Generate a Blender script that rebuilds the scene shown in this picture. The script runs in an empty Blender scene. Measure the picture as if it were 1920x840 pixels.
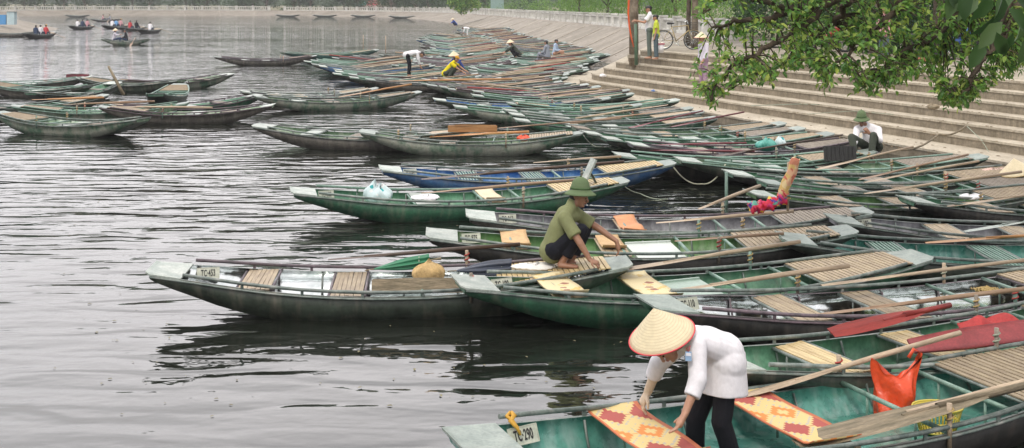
import bpy, math, random
import numpy as np
from mathutils import Vector, Matrix
R = math.radians
random.seed(7)
scene = bpy.context.scene
COL = scene.collection
# ------------------------------------------------------------------ camera
H, F = 3.4, 2200.0           # eye height above the water (m), focal length in photo pixels
cam = bpy.data.cameras.new('camera'); camo = bpy.data.objects.new('camera', cam); COL.objects.link(camo)
cam.sensor_width = 36.0; cam.lens = F / 1920 * 36.0; cam.shift_y = -420.0 / 1920.0
cam.clip_start = 0.1; cam.clip_end = 6000
camo.location = (0, 0, H); camo.rotation_euler = (R(90), 0, 0)
scene.camera = camo
# ------------------------------------------------------------------ sky and light (overcast)
SUN_EL, SUN_AZ = 56, 200      # azimuth measured clockwise from +Y
w = bpy.data.worlds.new('World'); scene.world = w; w.use_nodes = True
nt = w.node_tree; nt.nodes.clear()
def wn(t, **k):
    n = nt.nodes.new(t)
    for a, b in k.items(): setattr(n, a, b)
    return n
out = wn('ShaderNodeOutputWorld'); bg = wn('ShaderNodeBackground')
sky = wn('ShaderNodeTexSky', sky_type='NISHITA'); sky.sun_disc = False
sky.sun_elevation = R(SUN_EL); sky.sun_rotation = R(SUN_AZ); sky.air_density = 1; sky.dust_density = 6; sky.ozone_density = 1
hs = wn('ShaderNodeHueSaturation'); hs.inputs['Saturation'].default_value = .25
tc = wn('ShaderNodeTexCoord'); nz = wn('ShaderNodeTexNoise'); nz.inputs['Scale'].default_value = 1.6; nz.inputs['Detail'].default_value = 5
mp = wn('ShaderNodeMapping'); mp.inputs['Scale'].default_value = (1, 1, 2.5)
cr = wn('ShaderNodeValToRGB'); cr.color_ramp.elements[0].position = .3; cr.color_ramp.elements[0].color = (.74, .745, .765, 1)
cr.color_ramp.elements[1].position = .7; cr.color_ramp.elements[1].color = (1.0, .972, .972, 1)
ml = wn('ShaderNodeMix', data_type='RGBA', blend_type='MULTIPLY'); ml.inputs[0].default_value = 1
ml.inputs[7].default_value = (12.5, 12.3, 12.4, 1)
mx = wn('ShaderNodeMix', data_type='RGBA'); mx.inputs[0].default_value = .85
# thinner, brighter cloud towards the far left
gd = wn('ShaderNodeVectorMath', operation='DOT_PRODUCT'); gd.inputs[1].default_value = (-.30, .80, .52)
gm = wn('ShaderNodeMapRange', interpolation_type='SMOOTHSTEP'); gm.inputs[1].default_value = .35; gm.inputs[2].default_value = 1.0; gm.inputs[3].default_value = .92; gm.inputs[4].default_value = 1.95
gs = wn('ShaderNodeVectorMath', operation='SCALE')
L = nt.links.new
L(sky.outputs[0], hs.inputs['Color']); L(tc.outputs['Generated'], mp.inputs[0]); L(mp.outputs[0], nz.inputs['Vector'])
L(tc.outputs['Generated'], gd.inputs[0]); L(gd.outputs['Value'], gm.inputs[0])
L(nz.outputs['Fac'], cr.inputs[0]); L(cr.outputs[0], gs.inputs[0]); L(gm.outputs[0], gs.inputs['Scale']); L(gs.outputs[0], ml.inputs[6]); L(hs.outputs[0], mx.inputs[6]); L(ml.outputs[2], mx.inputs[7])
L(mx.outputs[2], bg.inputs[0]); L(bg.outputs[0], out.inputs[0])
bg.inputs['Strength'].default_value = 0.125
sun = bpy.data.lights.new('sun', 'SUN'); suno = bpy.data.objects.new('sun', sun); COL.objects.link(suno)
sun.energy = 1.45; sun.angle = R(14); sun.color = (1, .92, .80)
suno.rotation_euler = (R(90 - SUN_EL), 0, R(180 - SUN_AZ))
scene.view_settings.view_transform = 'Standard'; scene.view_settings.look = 'None'
scene.view_settings.exposure = 0.22; scene.view_settings.gamma = 1; scene.view_settings.use_curve_mapping = False
scene.render.engine = 'CYCLES'
scene.cycles.max_bounces = 6; scene.cycles.glossy_bounces = 3; scene.cycles.transparent_max_bounces = 6
scene.cycles.use_denoising = True; scene.cycles.caustics_reflective = False; scene.cycles.caustics_refractive = False
scene.cycles.sample_clamp_indirect = 6
# ------------------------------------------------------------------ materials
MATS = {}
def mat(name, col, rough=.6, metal=0., var=.25, nscale=4., dark=None, streak=None, bump=0., bscale=30., spec=.5, coord='Object', stretch=(1, 1, 1), trans=0., ior=1.5, thr=(.35, .65)):
    """paint / cloth / wood: a base colour broken up by dirt and wear"""
    if name in MATS: return MATS[name]
    m = bpy.data.materials.new(name); m.use_nodes = True; t = m.node_tree; n = t.nodes; l = t.links.new
    b = n['Principled BSDF']
    b.inputs['Roughness'].default_value = rough; b.inputs['Metallic'].default_value = metal; b.inputs['IOR'].default_value = ior
    b.inputs['Specular IOR Level'].default_value = spec
    if trans: b.inputs['Transmission Weight'].default_value = trans
    tc = n.new('ShaderNodeTexCoord'); mp = n.new('ShaderNodeMapping'); mp.inputs['Scale'].default_value = stretch
    oi = n.new('ShaderNodeObjectInfo'); ad = n.new('ShaderNodeVectorMath'); ad.operation = 'ADD'
    l(tc.outputs[coord], ad.inputs[0]); mu = n.new('ShaderNodeMath'); mu.operation = 'MULTIPLY'; mu.inputs[1].default_value = 37.
    l(oi.outputs['Random'], mu.inputs[0]); l(mu.outputs[0], ad.inputs[1]); l(ad.outputs[0], mp.inputs[0])
    nz = n.new('ShaderNodeTexNoise'); nz.inputs['Scale'].default_value = nscale; nz.inputs['Detail'].default_value = 6; nz.inputs['Roughness'].default_value = .65
    l(mp.outputs[0], nz.inputs['Vector'])
    cr = n.new('ShaderNodeValToRGB'); e = cr.color_ramp.elements
    d = dark or tuple(c * (1 - var) for c in col)
    e[0].position = thr[0]; e[0].color = (*d, 1); e[1].position = thr[1]; e[1].color = (*col, 1)
    l(nz.outputs['Fac'], cr.inputs[0]); last = cr.outputs[0]
    # fine speckle
    n2 = n.new('ShaderNodeTexNoise'); n2.inputs['Scale'].default_value = nscale * 9; n2.inputs['Detail'].default_value = 4
    l(mp.outputs[0], n2.inputs['Vector'])
    r2 = n.new('ShaderNodeMapRange'); r2.inputs[1].default_value = .3; r2.inputs[2].default_value = .7; r2.inputs[3].default_value = 1 - var * .6; r2.inputs[4].default_value = 1 + var * .4
    l(n2.outputs['Fac'], r2.inputs[0]); m2 = n.new('ShaderNodeVectorMath'); m2.operation = 'SCALE'
    l(last, m2.inputs[0]); l(r2.outputs[0], m2.inputs['Scale']); last = m2.outputs[0]
    if streak:
        ms = n.new('ShaderNodeMapping'); ms.inputs['Scale'].default_value = (9, 9, .8); l(ad.outputs[0], ms.inputs[0])
        n3 = n.new('ShaderNodeTexNoise'); n3.inputs['Scale'].default_value = 1.0; n3.inputs['Detail'].default_value = 5; l(ms.outputs[0], n3.inputs['Vector'])
        r3 = n.new('ShaderNodeMapRange'); r3.inputs[1].default_value = .5; r3.inputs[2].default_value = .72; r3.inputs[4].default_value = .7; l(n3.outputs['Fac'], r3.inputs[0])
        mm = n.new('ShaderNodeMix'); mm.data_type = 'RGBA'; l(r3.outputs[0], mm.inputs[0]); l(last, mm.inputs[6]); mm.inputs[7].default_value = (*streak, 1); last = mm.outputs[2]
    mv = n.new('ShaderNodeMapRange'); mv.inputs[3].default_value = 1 - var*.45; mv.inputs[4].default_value = 1 + var*.45; l(oi.outputs['Random'], mv.inputs[0])
    sv = n.new('ShaderNodeVectorMath'); sv.operation = 'SCALE'; l(last, sv.inputs[0]); l(mv.outputs[0], sv.inputs['Scale']); last = sv.outputs[0]
    l(last, b.inputs['Base Color'])
    r4 = n.new('ShaderNodeMapRange'); r4.inputs[3].default_value = max(.03, rough - .12); r4.inputs[4].default_value = min(1, rough + .12)
    l(nz.outputs['Fac'], r4.inputs[0]); l(r4.outputs[0], b.inputs['Roughness'])
    if bump:
        bp = n.new('ShaderNodeBump'); bp.inputs['Strength'].default_value = 1; bp.inputs['Distance'].default_value = bump
        n4 = n.new('ShaderNodeTexNoise'); n4.inputs['Scale'].default_value = bscale; n4.inputs['Detail'].default_value = 3; l(mp.outputs[0], n4.inputs['Vector'])
        l(n4.outputs['Fac'], bp.inputs['Height']); l(bp.outputs[0], b.inputs['Normal'])
    MATS[name] = m; return m
def leafmat(name, cols, rough=.45, tr=.35):
    if name in MATS: return MATS[name]
    m = bpy.data.materials.new(name); m.use_nodes = True; t = m.node_tree; n = t.nodes; l = t.links.new
    b = n['Principled BSDF']; g = n.new('ShaderNodeNewGeometry'); cr = n.new('ShaderNodeValToRGB'); el = cr.color_ramp.elements
    while len(el) < len(cols): el.new(.5)
    for i, c in enumerate(cols): el[i].position = i / (len(cols) - 1); el[i].color = (*c, 1)
    l(g.outputs['Random Per Island'], cr.inputs[0]); l(cr.outputs[0], b.inputs['Base Color']); b.inputs['Roughness'].default_value = rough
    ts = n.new('ShaderNodeBsdfTranslucent'); l(cr.outputs[0], ts.inputs[0]); mx = n.new('ShaderNodeMixShader'); mx.inputs[0].default_value = tr
    l(b.outputs[0], mx.inputs[1]); l(ts.outputs[0], mx.inputs[2]); l(mx.outputs[0], n['Material Output'].inputs[0])
    MATS[name] = m; return m
# ------------------------------------------------------------------ mesh builder
def interp(t, tab):
    for (a, va), (b, vb) in zip(tab, tab[1:]):
        if t <= b:
            k = (t - a) / (b - a); return va + (vb - va) * k
    return tab[-1][1]
def sinterp(t, tab):          # smooth (Catmull-Rom) table lookup
    xs = [p[0] for p in tab]; ys = [p[1] for p in tab]
    for i in range(len(xs) - 1):
        if t <= xs[i + 1] or i == len(xs) - 2:
            h = xs[i + 1] - xs[i]; k = (t - xs[i]) / h
            m0 = (ys[i + 1] - ys[i - 1]) / (xs[i + 1] - xs[i - 1]) if i > 0 else (ys[1] - ys[0]) / h
            m1 = (ys[i + 2] - ys[i]) / (xs[i + 2] - xs[i]) if i < len(xs) - 2 else (ys[-1] - ys[-2]) / h
            return (2*k**3 - 3*k*k + 1)*ys[i] + (k**3 - 2*k*k + k)*h*m0 + (-2*k**3 + 3*k*k)*ys[i+1] + (k**3 - k*k)*h*m1
def frame(d, up=Vector((0, 0, 1))):
    d = d.normalized()
    if abs(d.dot(up)) > .97: up = Vector((0, 1, 0)) if abs(d.y) < .9 else Vector((1, 0, 0))
    u = up.cross(d).normalized(); return u, d.cross(u).normalized()
class MB:
    def __init__(s): s.v, s.f, s.m, s.sm = [], [], [], []
    def face(s, idx, mi=0, sm=False): s.f.append(tuple(idx)); s.m.append(mi); s.sm.append(sm)
    def box(s, c, size, rot=None, mi=0):
        c = Vector(c); n = len(s.v); hx, hy, hz = [a / 2 for a in size]
        for x, y, z in ((-1,-1,-1),(1,-1,-1),(1,1,-1),(-1,1,-1),(-1,-1,1),(1,-1,1),(1,1,1),(-1,1,1)):
            p = Vector((x*hx, y*hy, z*hz))
            if rot is not None: p = rot @ p
            s.v.append(tuple(c + p))
        for q in ((0,3,2,1),(4,5,6,7),(0,1,5,4),(1,2,6,5),(2,3,7,6),(3,0,4,7)): s.face([n+i for i in q], mi)
        return s
    def bar(s, a, b, wd, th, up=(0, 0, 1), mi=0):
        a, b = Vector(a), Vector(b); u, v = frame(b - a, Vector(up)); n = len(s.v)
        for p in (a, b):
            for x, y in ((-1,-1),(1,-1),(1,1),(-1,1)): s.v.append(tuple(p + u*x*wd/2 + v*y*th/2))
        for q in ((0,1,2,3),(7,6,5,4),(0,4,5,1),(1,5,6,2),(2,6,7,3),(3,7,4,0)): s.face([n+i for i in q], mi)
        return s
    def tube(s, pts, r, seg=8, mi=0, caps=True, flat=1., wide=None):
        pts = [Vector(p) for p in pts]; rr = r if isinstance(r, (list, tuple)) else [r]*len(pts); n = len(s.v); k = len(pts)
        for i, p in enumerate(pts):
            d = (pts[min(i+1, k-1)] - pts[max(i-1, 0)])
            if d.length < 1e-9: d = Vector((0, 0, 1))
            if wide is not None:
                u = Vector(wide); dn = d.normalized(); u = (u - dn*u.dot(dn)).normalized(); v = dn.cross(u)
            else: u, v = frame(d)
            for j in range(seg):
                a = 2*math.pi*j/seg; s.v.append(tuple(p + u*math.cos(a)*rr[i]*flat + v*math.sin(a)*rr[i]))
        for i in range(k-1):
            for j in range(seg): s.face((n+i*seg+j, n+i*seg+(j+1)%seg, n+(i+1)*seg+(j+1)%seg, n+(i+1)*seg+j), mi, True)
        if caps: s.face([n+j for j in range(seg)][::-1], mi); s.face([n+(k-1)*seg+j for j in range(seg)], mi)
        return s
    def cap(s, a, b, ra, rb=None, flat=1., wide=None, seg=12, mi=0):
        """closed tapered capsule"""
        rb = ra if rb is None else rb; a, b = Vector(a), Vector(b); d = b - a
        if d.length < 1e-5: d = Vector((0, 0, 1e-4))
        dn = d.normalized(); pts, rr = [], []
        for q in (88, 65, 40, 18): pts.append(a - dn*ra*math.sin(R(q))); rr.append(ra*math.cos(R(q)))
        pts += [a, b]; rr += [ra, rb]
        for q in (18, 40, 65, 88): pts.append(b + dn*rb*math.sin(R(q))); rr.append(rb*math.cos(R(q)))
        k = len(pts); n = len(s.v)
        if wide is None: u, v = frame(d)
        else:
            u = Vector(wide); u = u - dn*u.dot(dn)
            if u.length < 1e-4: u, v = frame(d)
            else: u.normalize(); v = dn.cross(u)
        for p, r_ in zip(pts, rr):
            for j in range(seg):
                t = 2*math.pi*j/seg; s.v.append(tuple(p + u*math.cos(t)*r_*flat + v*math.sin(t)*r_))
        for i in range(k-1):
            for j in range(seg): s.face((n+i*seg+j, n+i*seg+(j+1)%seg, n+(i+1)*seg+(j+1)%seg, n+(i+1)*seg+j), mi, True)
        s.face([n+j for j in range(seg)][::-1], mi, True); s.face([n+(k-1)*seg+j for j in range(seg)], mi, True)
        return s
    def lathe(s, prof, c=(0,0,0), axis=(0,0,1), seg=24, mi=0, sx=1., sy=1., fwd=None):
        c = Vector(c); ax = Vector(axis).normalized()
        if fwd is not None: u = Vector(fwd); u = (u - ax*u.dot(ax)).normalized(); v = ax.cross(u)
        else: u, v = frame(ax)
        n = len(s.v); k = len(prof)
        for r_, z in prof:
            for j in range(seg):
                a = 2*math.pi*j/seg; s.v.append(tuple(c + ax*z + u*math.cos(a)*r_*sx + v*math.sin(a)*r_*sy))
        for i in range(k-1):
            for j in range(seg): s.face((n+i*seg+j, n+i*seg+(j+1)%seg, n+(i+1)*seg+(j+1)%seg, n+(i+1)*seg+j), mi, True)
        return s
    def grid(s, fn, nu, nv, mi=0, sm=True, th=0., flip=False):
        """sheet fn(u,v)->point; th>0 gives it thickness downward"""
        n = len(s.v)
        for i in range(nu+1):
            for j in range(nv+1): s.v.append(tuple(fn(i/nu, j/nv)))
        for i in range(nu):
            for j in range(nv):
                q = (n+i*(nv+1)+j, n+(i+1)*(nv+1)+j, n+(i+1)*(nv+1)+j+1, n+i*(nv+1)+j+1); s.face(q[::-1] if flip else q, mi, sm)
        if th:
            m_ = len(s.v)
            for i in range(nu+1):
                for j in range(nv+1):
                    p = fn(i/nu, j/nv); s.v.append((p[0], p[1], p[2]-th))
            for i in range(nu):
                for j in range(nv):
                    q = (m_+i*(nv+1)+j, m_+(i+1)*(nv+1)+j, m_+(i+1)*(nv+1)+j+1, m_+i*(nv+1)+j+1); s.face(q if flip else q[::-1], mi, sm)
            W = nv+1
            for i in range(nu):
                s.face((n+i*W, m_+i*W, m_+(i+1)*W, n+(i+1)*W), mi); s.face((n+i*W+nv, n+(i+1)*W+nv, m_+(i+1)*W+nv, m_+i*W+nv), mi)
            for j in range(nv):
                s.face((n+j, n+j+1, m_+j+1, m_+j), mi); s.face((n+nu*W+j, m_+nu*W+j, m_+nu*W+j+1, n+nu*W+j+1), mi)
        return s
    def prism(s, poly, z0, z1, mi=0):
        n = len(s.v); k = len(poly)
        for z in (z0, z1):
            for p in poly: s.v.append((p[0], p[1], z))
        s.face([n+k+i for i in range(k)], mi); s.face([n+i for i in range(k)][::-1], mi)
        for i in range(k): s.face((n+i, n+(i+1)%k, n+k+(i+1)%k, n+k+i), mi)
        return s
    def mesh(s, name, mats):
        me = bpy.data.meshes.new(name); me.from_pydata(s.v, [], s.f)
        for m in (mats if isinstance(mats, (list, tuple)) else [mats]): me.materials.append(m)
        me.polygons.foreach_set('material_index', s.m); me.polygons.foreach_set('use_smooth', s.sm); me.update(); return me
    def build(s, name, mats, parent=None, loc=None):
        o = bpy.data.objects.new(name, s.mesh(name, mats)); COL.objects.link(o)
        if parent is not None: o.parent = parent
        if loc is not None: o.location = loc
        return o
def tag(o, label=None, cat=None, group=None, kind=None):
    if label: o['label'] = label
    if cat: o['category'] = cat
    if group: o['group'] = group
    if kind: o['kind'] = kind
    return o
def empty(name, loc=(0,0,0), rz=0., label=None, cat=None, group=None):
    o = bpy.data.objects.new(name, None); COL.objects.link(o); o.location = loc; o.rotation_euler = (0, 0, rz); o.empty_display_size = .2
    return tag(o, label, cat, group)
KIDS = {}
def copy_tree(o, parent=None):
    c = o.copy(); COL.objects.link(c)
    if parent is not None: c.parent = parent
    for ch in KIDS.get(o.name) or KIDS.setdefault(o.name, list(o.children)): copy_tree(ch, c)
    return c
def P(x, y, d):               # a point of the place seen at photo pixel (x, y), d metres ahead
    return Vector(((x - 960) * d / F, d, H - y * d / F))
def W(x, y, z=0.):            # point at height z seen at (x, y)
    return P(x, y, F * (H - z) / y)
# colours
GREEN = mat('green_paint', (.035, .13, .07), .45, var=.45, nscale=3, dark=(.018, .065, .038), streak=(.15, .18, .13), bump=.012, bscale=3.2)
DKGREEN = mat('dark_green_paint', (.045, .062, .045), .5, var=.5, nscale=3, dark=(.016, .022, .016), streak=(.12, .11, .085), bump=.012, bscale=3.2)
GREY = mat('grey_hull_paint', (.25, .265, .22), .55, var=.4, nscale=2.2, thr=(.43, .56), dark=(.06, .125, .08), streak=(.26, .25, .2), bump=.012, bscale=3.2)
BROWNH = mat('dirty_hull_paint', (.13, .12, .10), .6, var=.4, nscale=3, dark=(.05, .045, .04), streak=(.19, .17, .15), bump=.012, bscale=3.2)
BLACKH = mat('tarred_hull_paint', (.035, .033, .03), .55, var=.5, nscale=4, dark=(.012, .012, .011), streak=(.07, .06, .05), bump=.012, bscale=3.2)
BLUE = mat('blue_paint', (.06, .15, .30), .42, var=.35, nscale=3, dark=(.015, .06, .18), streak=(.16, .2, .26), bump=.012, bscale=3.2)
IN_GREEN = mat('inner_green_paint', (.12, .27, .17), .38, var=.4, nscale=3, dark=(.06, .15, .10), streak=(.27, .34, .26), bump=.012, bscale=3.2)
IN_TEAL = mat('inner_teal_paint', (.13, .36, .29), .28, var=.3, nscale=2.5, dark=(.05, .19, .16), streak=(.34, .45, .42), metal=.15, bump=.01, bscale=5)
IN_PALE = mat('inner_pale_green', (.26, .36, .25), .45, var=.3, nscale=3, dark=(.12, .2, .12), streak=(.45, .47, .4))
IN_OLIVE = mat('inner_olive_green', (.14, .27, .10), .4, var=.3, nscale=3, dark=(.07, .14, .06), streak=(.3, .36, .25), bump=.012, bscale=3.2)
IN_GREY = mat('inner_grey', (.28, .28, .30), .45, var=.35, nscale=3, dark=(.11, .11, .12), streak=(.42, .42, .44), bump=.012, bscale=3.2)
IN_BLUE = mat('inner_blue_paint', (.12, .27, .48), .4, var=.3, nscale=3, dark=(.04, .13, .35), streak=(.3, .4, .55))
SILVER = mat('bare_sheet_metal', (.8, .82, .82), .14, metal=1., var=.12, nscale=2, dark=(.55, .6, .58), bump=.03, bscale=2.2)
RAIL_M = mat('painted_pipe', (.19, .225, .205), .4, var=.4, nscale=9, dark=(.07, .10, .09), streak=(.3, .3, .28))
RAIL_T = mat('teal_pipe', (.21, .33, .27), .4, var=.4, nscale=9, dark=(.12, .2, .16))
RAIL_P = mat('purplish_pipe', (.15, .11, .13), .45, var=.4, nscale=9, dark=(.06, .05, .055))
PLATE = mat('pale_bow_plate', (.45, .48, .44), .5, var=.4, nscale=5, dark=(.24, .29, .26))
PLATE2 = mat('grey_bow_plate', (.30, .34, .31), .5, var=.3, nscale=5, dark=(.16, .2, .18))
BAMBOO = mat('weathered_bamboo', (.40, .32, .21), .6, var=.35, nscale=7, dark=(.24, .18, .12), stretch=(3, .5, 1))
BAMBOO_Y = mat('fresh_bamboo', (.62, .50, .27), .5, var=.25, nscale=7, dark=(.40, .28, .13), stretch=(3, .5, 1))
BAMBOO_G = mat('greyed_bamboo', (.30, .26, .21), .7, var=.35, nscale=7, dark=(.17, .14, .11), stretch=(3, .5, 1))
WOOD = mat('oar_wood', (.34, .235, .155), .55, var=.35, nscale=6, dark=(.22, .13, .075), stretch=(.4, 3, 3))
WOOD_P = mat('pale_oar_wood', (.47, .37, .26), .55, var=.3, nscale=6, dark=(.28, .21, .145), stretch=(.4, 3, 3))
WOOD_D = mat('dark_oar_wood', (.10, .055, .035), .5, var=.4, nscale=6, dark=(.045, .03, .02), stretch=(.4, 3, 3))
WOOD_O = mat('orange_wood', (.50, .27, .11), .45, var=.25, nscale=6, dark=(.36, .16, .05), stretch=(.4, 3, 3))
WOOD_R = mat('red_painted_wood', (.30, .035, .028), .45, var=.3, nscale=6, dark=(.18, .022, .02), stretch=(.4, 3, 3))
WOOD_M = mat('maroon_painted_wood', (.19, .035, .045), .45, var=.3, nscale=6, dark=(.10, .02, .03), stretch=(.4, 3, 3))
WOOD_W = mat('weathered_plank_wood', (.30, .24, .16), .75, var=.4, nscale=5, dark=(.12, .10, .06), stretch=(.6, 4, 4), bump=.006, bscale=20)
ROPE = mat('ochre_rope', (.48, .34, .13), .8, var=.35, nscale=30)
ROPE_R = mat('red_rope', (.42, .05, .04), .8, var=.3, nscale=30)
ROPE_G = mat('grey_green_rope', (.32, .36, .28), .8, var=.3, nscale=30)
NUM = mat('plate_paint', (.58, .59, .5), .5, var=.2, nscale=8, dark=(.40, .42, .34))
INK = mat('black_lettering', (.02, .02, .02), .5, var=.3, nscale=20)
STUD = mat('dark_iron', (.02, .02, .02), .5, var=.4, nscale=10)
# ------------------------------------------------------------------ water
def water_mat():
    m = bpy.data.materials.new('water'); m.use_nodes = True; t = m.node_tree; n = t.nodes; l = t.links.new; b = n['Principled BSDF']
    b.inputs['Base Color'].default_value = (.011, .013, .010, 1); b.inputs['Roughness'].default_value = .035; b.inputs['IOR'].default_value = 1.6
    tc = n.new('ShaderNodeTexCoord')
    def noise(sx, sy, det, rough=.5, off=0., dist=0.):
        mp = n.new('ShaderNodeMapping'); mp.inputs['Scale'].default_value = (sx, sy, 1); mp.inputs['Rotation'].default_value = (0, 0, R(4 + off)); mp.inputs['Location'].default_value = (off, off*2, 0)
        l(tc.outputs['Object'], mp.inputs[0]); z = n.new('ShaderNodeTexNoise'); z.inputs['Scale'].default_value = 1; z.inputs['Detail'].default_value = det; z.inputs['Roughness'].default_value = rough; z.inputs['Distortion'].default_value = dist
        l(mp.outputs[0], z.inputs['Vector']); return z.outputs['Fac']
    a = noise(.8, 2.5, 1.5, .4, dist=.5); c = noise(4.2, 6.5, 1.5, .5, 7.); g = noise(.07, .14, 2, .5, 3.)
    # gusts: patches where the ripples are stronger
    gr = n.new('ShaderNodeMapRange'); gr.inputs[1].default_value = .35; gr.inputs[2].default_value = .65; gr.inputs[3].default_value = .55; gr.inputs[4].default_value = 1.25; l(g, gr.inputs[0])
    # the near water lies in the lee of the boats and is calmer
    sp = n.new('ShaderNodeSeparateXYZ'); l(tc.outputs['Object'], sp.inputs[0])
    lee = n.new('ShaderNodeMapRange'); lee.inputs[1].default_value = 9; lee.inputs[2].default_value = 19; lee.inputs[3].default_value = .38; lee.inputs[4].default_value = 1.0; l(sp.outputs['Y'], lee.inputs[0])
    def mul(x, y):
        q = n.new('ShaderNodeMath'); q.operation = 'MULTIPLY'
        for i, v in enumerate((x, y)):
            if isinstance(v, float): q.inputs[i].default_value = v
            else: l(v, q.inputs[i])
        return q.outputs[0]
    q = n.new('ShaderNodeMath'); q.operation = 'ADD'; l(mul(a, 1.0), q.inputs[0]); l(mul(c, .13), q.inputs[1])
    far = n.new('ShaderNodeMapRange'); far.inputs[1].default_value = 25; far.inputs[2].default_value = 75; far.inputs[3].default_value = 1; far.inputs[4].default_value = .72; l(sp.outputs['Y'], far.inputs[0])
    hgt = mul(mul(mul(q.outputs[0], gr.outputs[0]), lee.outputs[0]), far.outputs[0])
    bp = n.new('ShaderNodeBump'); bp.inputs['Strength'].default_value = 1; bp.inputs['Distance'].default_value = .084; l(hgt, bp.inputs['Height']); l(bp.outputs[0], b.inputs['Normal'])
    return m
WATER = water_mat()
wm = MB(); wm.grid(lambda u, v: (-160 + 240*u, -60 + 345*v, 0), 2, 2, sm=False)
tag(wm.build('water', WATER), kind='structure')
# ------------------------------------------------------------------ concrete / stone
def ground_mat(name, col, dark, ns=2., bump=.01, rough=.9, streaks=False):
    m = mat(name, col, rough, var=.28, nscale=ns, dark=dark, bump=bump, bscale=12, spec=.2)
    return m
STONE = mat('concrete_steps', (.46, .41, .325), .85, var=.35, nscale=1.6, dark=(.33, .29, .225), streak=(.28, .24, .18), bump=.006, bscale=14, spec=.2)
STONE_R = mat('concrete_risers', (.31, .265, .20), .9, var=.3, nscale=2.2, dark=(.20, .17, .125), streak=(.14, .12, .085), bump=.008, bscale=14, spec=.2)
BANKM = mat('bank_concrete', (.34, .305, .26), .9, var=.35, nscale=.35, dark=(.22, .195, .16), streak=(.20, .18, .15), bump=.02, bscale=3, spec=.2)
EARTH = mat('earth', (.27, .24, .17), .95, var=.35, nscale=.2, dark=(.14, .14, .08), bump=.02, bscale=2, spec=.1)
PAVE = mat('platform_paving', (.36, .32, .25), .85, var=.3, nscale=.8, dark=(.24, .21, .165), bump=.004, bscale=8, spec=.2)
WHITEW = mat('whitewashed_concrete', (.66, .65, .62), .8, var=.3, nscale=1.2, dark=(.46, .45, .41), spec=.2)
# steps: plan polygons around the platform corner
U = Vector((.378, -.926)); NRM = Vector((.926, .378)); VL = Vector((.20, .98))
CORN = Vector((4.2, 43.4))
def step_outline(off, rad=.7):
    nl = Vector((-VL.y, VL.x))                                   # outward normal on the left flank
    r = rad + off; c = CORN + (NRM*rad) + (-nl*rad) * .9          # centre of the rounded corner
    a0 = math.atan2(-NRM.y, -NRM.x); a1 = math.atan2(nl.y, nl.x)
    a0 %= 2*math.pi; a1 %= 2*math.pi
    arc = [c + Vector((math.cos(a0 + (a1-a0)*k/10), math.sin(a0 + (a1-a0)*k/10))) * r for k in range(11)]
    return [arc[0] + U*46] + arc + [arc[-1] + VL*(9 - off*.3)] + [Vector((26, 62)), Vector((40, 20))]
NST, RIS, TRD, Z0 = 6, .217, .45, .25
st = MB()
rs = MB()
for k in range(NST+1):
    z = Z0 + RIS*k; off = TRD*(NST - k) + (.6 if k == 0 else 0)
    poly = step_outline(off)
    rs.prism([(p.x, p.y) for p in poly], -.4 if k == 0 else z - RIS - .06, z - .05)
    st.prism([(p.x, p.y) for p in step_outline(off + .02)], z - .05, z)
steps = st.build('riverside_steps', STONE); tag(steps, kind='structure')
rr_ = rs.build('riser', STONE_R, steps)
ZP = Z0 + RIS*NST
pv = MB(); pv.prism([(p.x, p.y) for p in step_outline(-.5)], ZP - .02, ZP + .004)
tag(pv.build('platform_pavement', PAVE), kind='structure')
# stray rubbish and rope ends on the steps
def step_pt(x, y):            # the point of a tread seen at (x, y): walk the levels from the top
    best = None
    for k in range(NST, -1, -1):
        z = Z0 + RIS*k; p = W(x, y, z); o_ = (Vector((p.x, p.y)) - CORN).dot(NRM); lo = -TRD*(NST-k) - (.6 if k == 0 else 0); hi = 99 if k == NST else -TRD*(NST-k-1)
        e = max(lo-o_, o_-hi, 0); sh = (lo+.06-o_) if o_ < lo else ((hi-.05-o_) if o_ > hi else 0)
        if best is None or e < best[0]-1e-6: best = (e, Vector((p.x + NRM.x*sh, p.y + NRM.y*sh, z)))
    return best[1]
# ------------------------------------------------------------------ banks
SHORE = [(5.6, 45), (5.6, 52), (5.3, 60), (3.9, 72), (1.7, 93), (-1.6, 120), (-6.2, 150), (-13, 186), (-22, 220), (-36, 240), (-52, 249), (-75, 255), (-98, 254),
         (-112, 243), (-108, 215), (-92, 195), (-70, 165), (-56, 146), (-51, 134), (-48.5, 122), (-47, 108), (-48, 95), (-52, 75), (-58, 40), (-60, 0), (-55, -30)]
def offs(path, dist):
    o = []
    for i, p in enumerate(path):
        a = Vector(path[max(i-1, 0)]); b = Vector(path[min(i+1, len(path)-1)]); d = (b-a).normalized(); nn = Vector((d.y, -d.x))
        dd = dist(i) if callable(dist) else dist
        o.append(Vector(p) + nn*dd)
    return o
def resample(path, n):
    return [(sinterp(i*(len(path)-1)/n, [(k, p[0]) for k, p in enumerate(path)]), sinterp(i*(len(path)-1)/n, [(k, p[1]) for k, p in enumerate(path)])) for i in range(n+1)]
SH = resample(SHORE, 150)
def crest_z(i): return interp(i/150, [(0, 1.5), (.12, 1.42), (.33, .95), (.5, 1.0), (.66, 1.3), (.8, 1.2), (1, 1.2)])
def slope_w(i): return interp(i/150, [(0, 3.2), (.2, 4.2), (.3, 6), (.5, 6), (.62, 7), (1, 4)])
base = offs(SH, -1.0); crest = offs(SH, slope_w); back = offs(SH, lambda i: slope_w(i) + 2.2)
bk = MB(); rings = []
for i in range(len(SH)):
    zc = crest_z(i)
    row = [(base[i].x, base[i].y, -.5), (crest[i].x, crest[i].y, zc), (crest[i].x + (back[i].x-crest[i].x)*.08, crest[i].y + (back[i].y-crest[i].y)*.08, zc + .12), (back[i].x, back[i].y, zc + .12)]
    rings.append(len(bk.v)); bk.v += row
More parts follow.
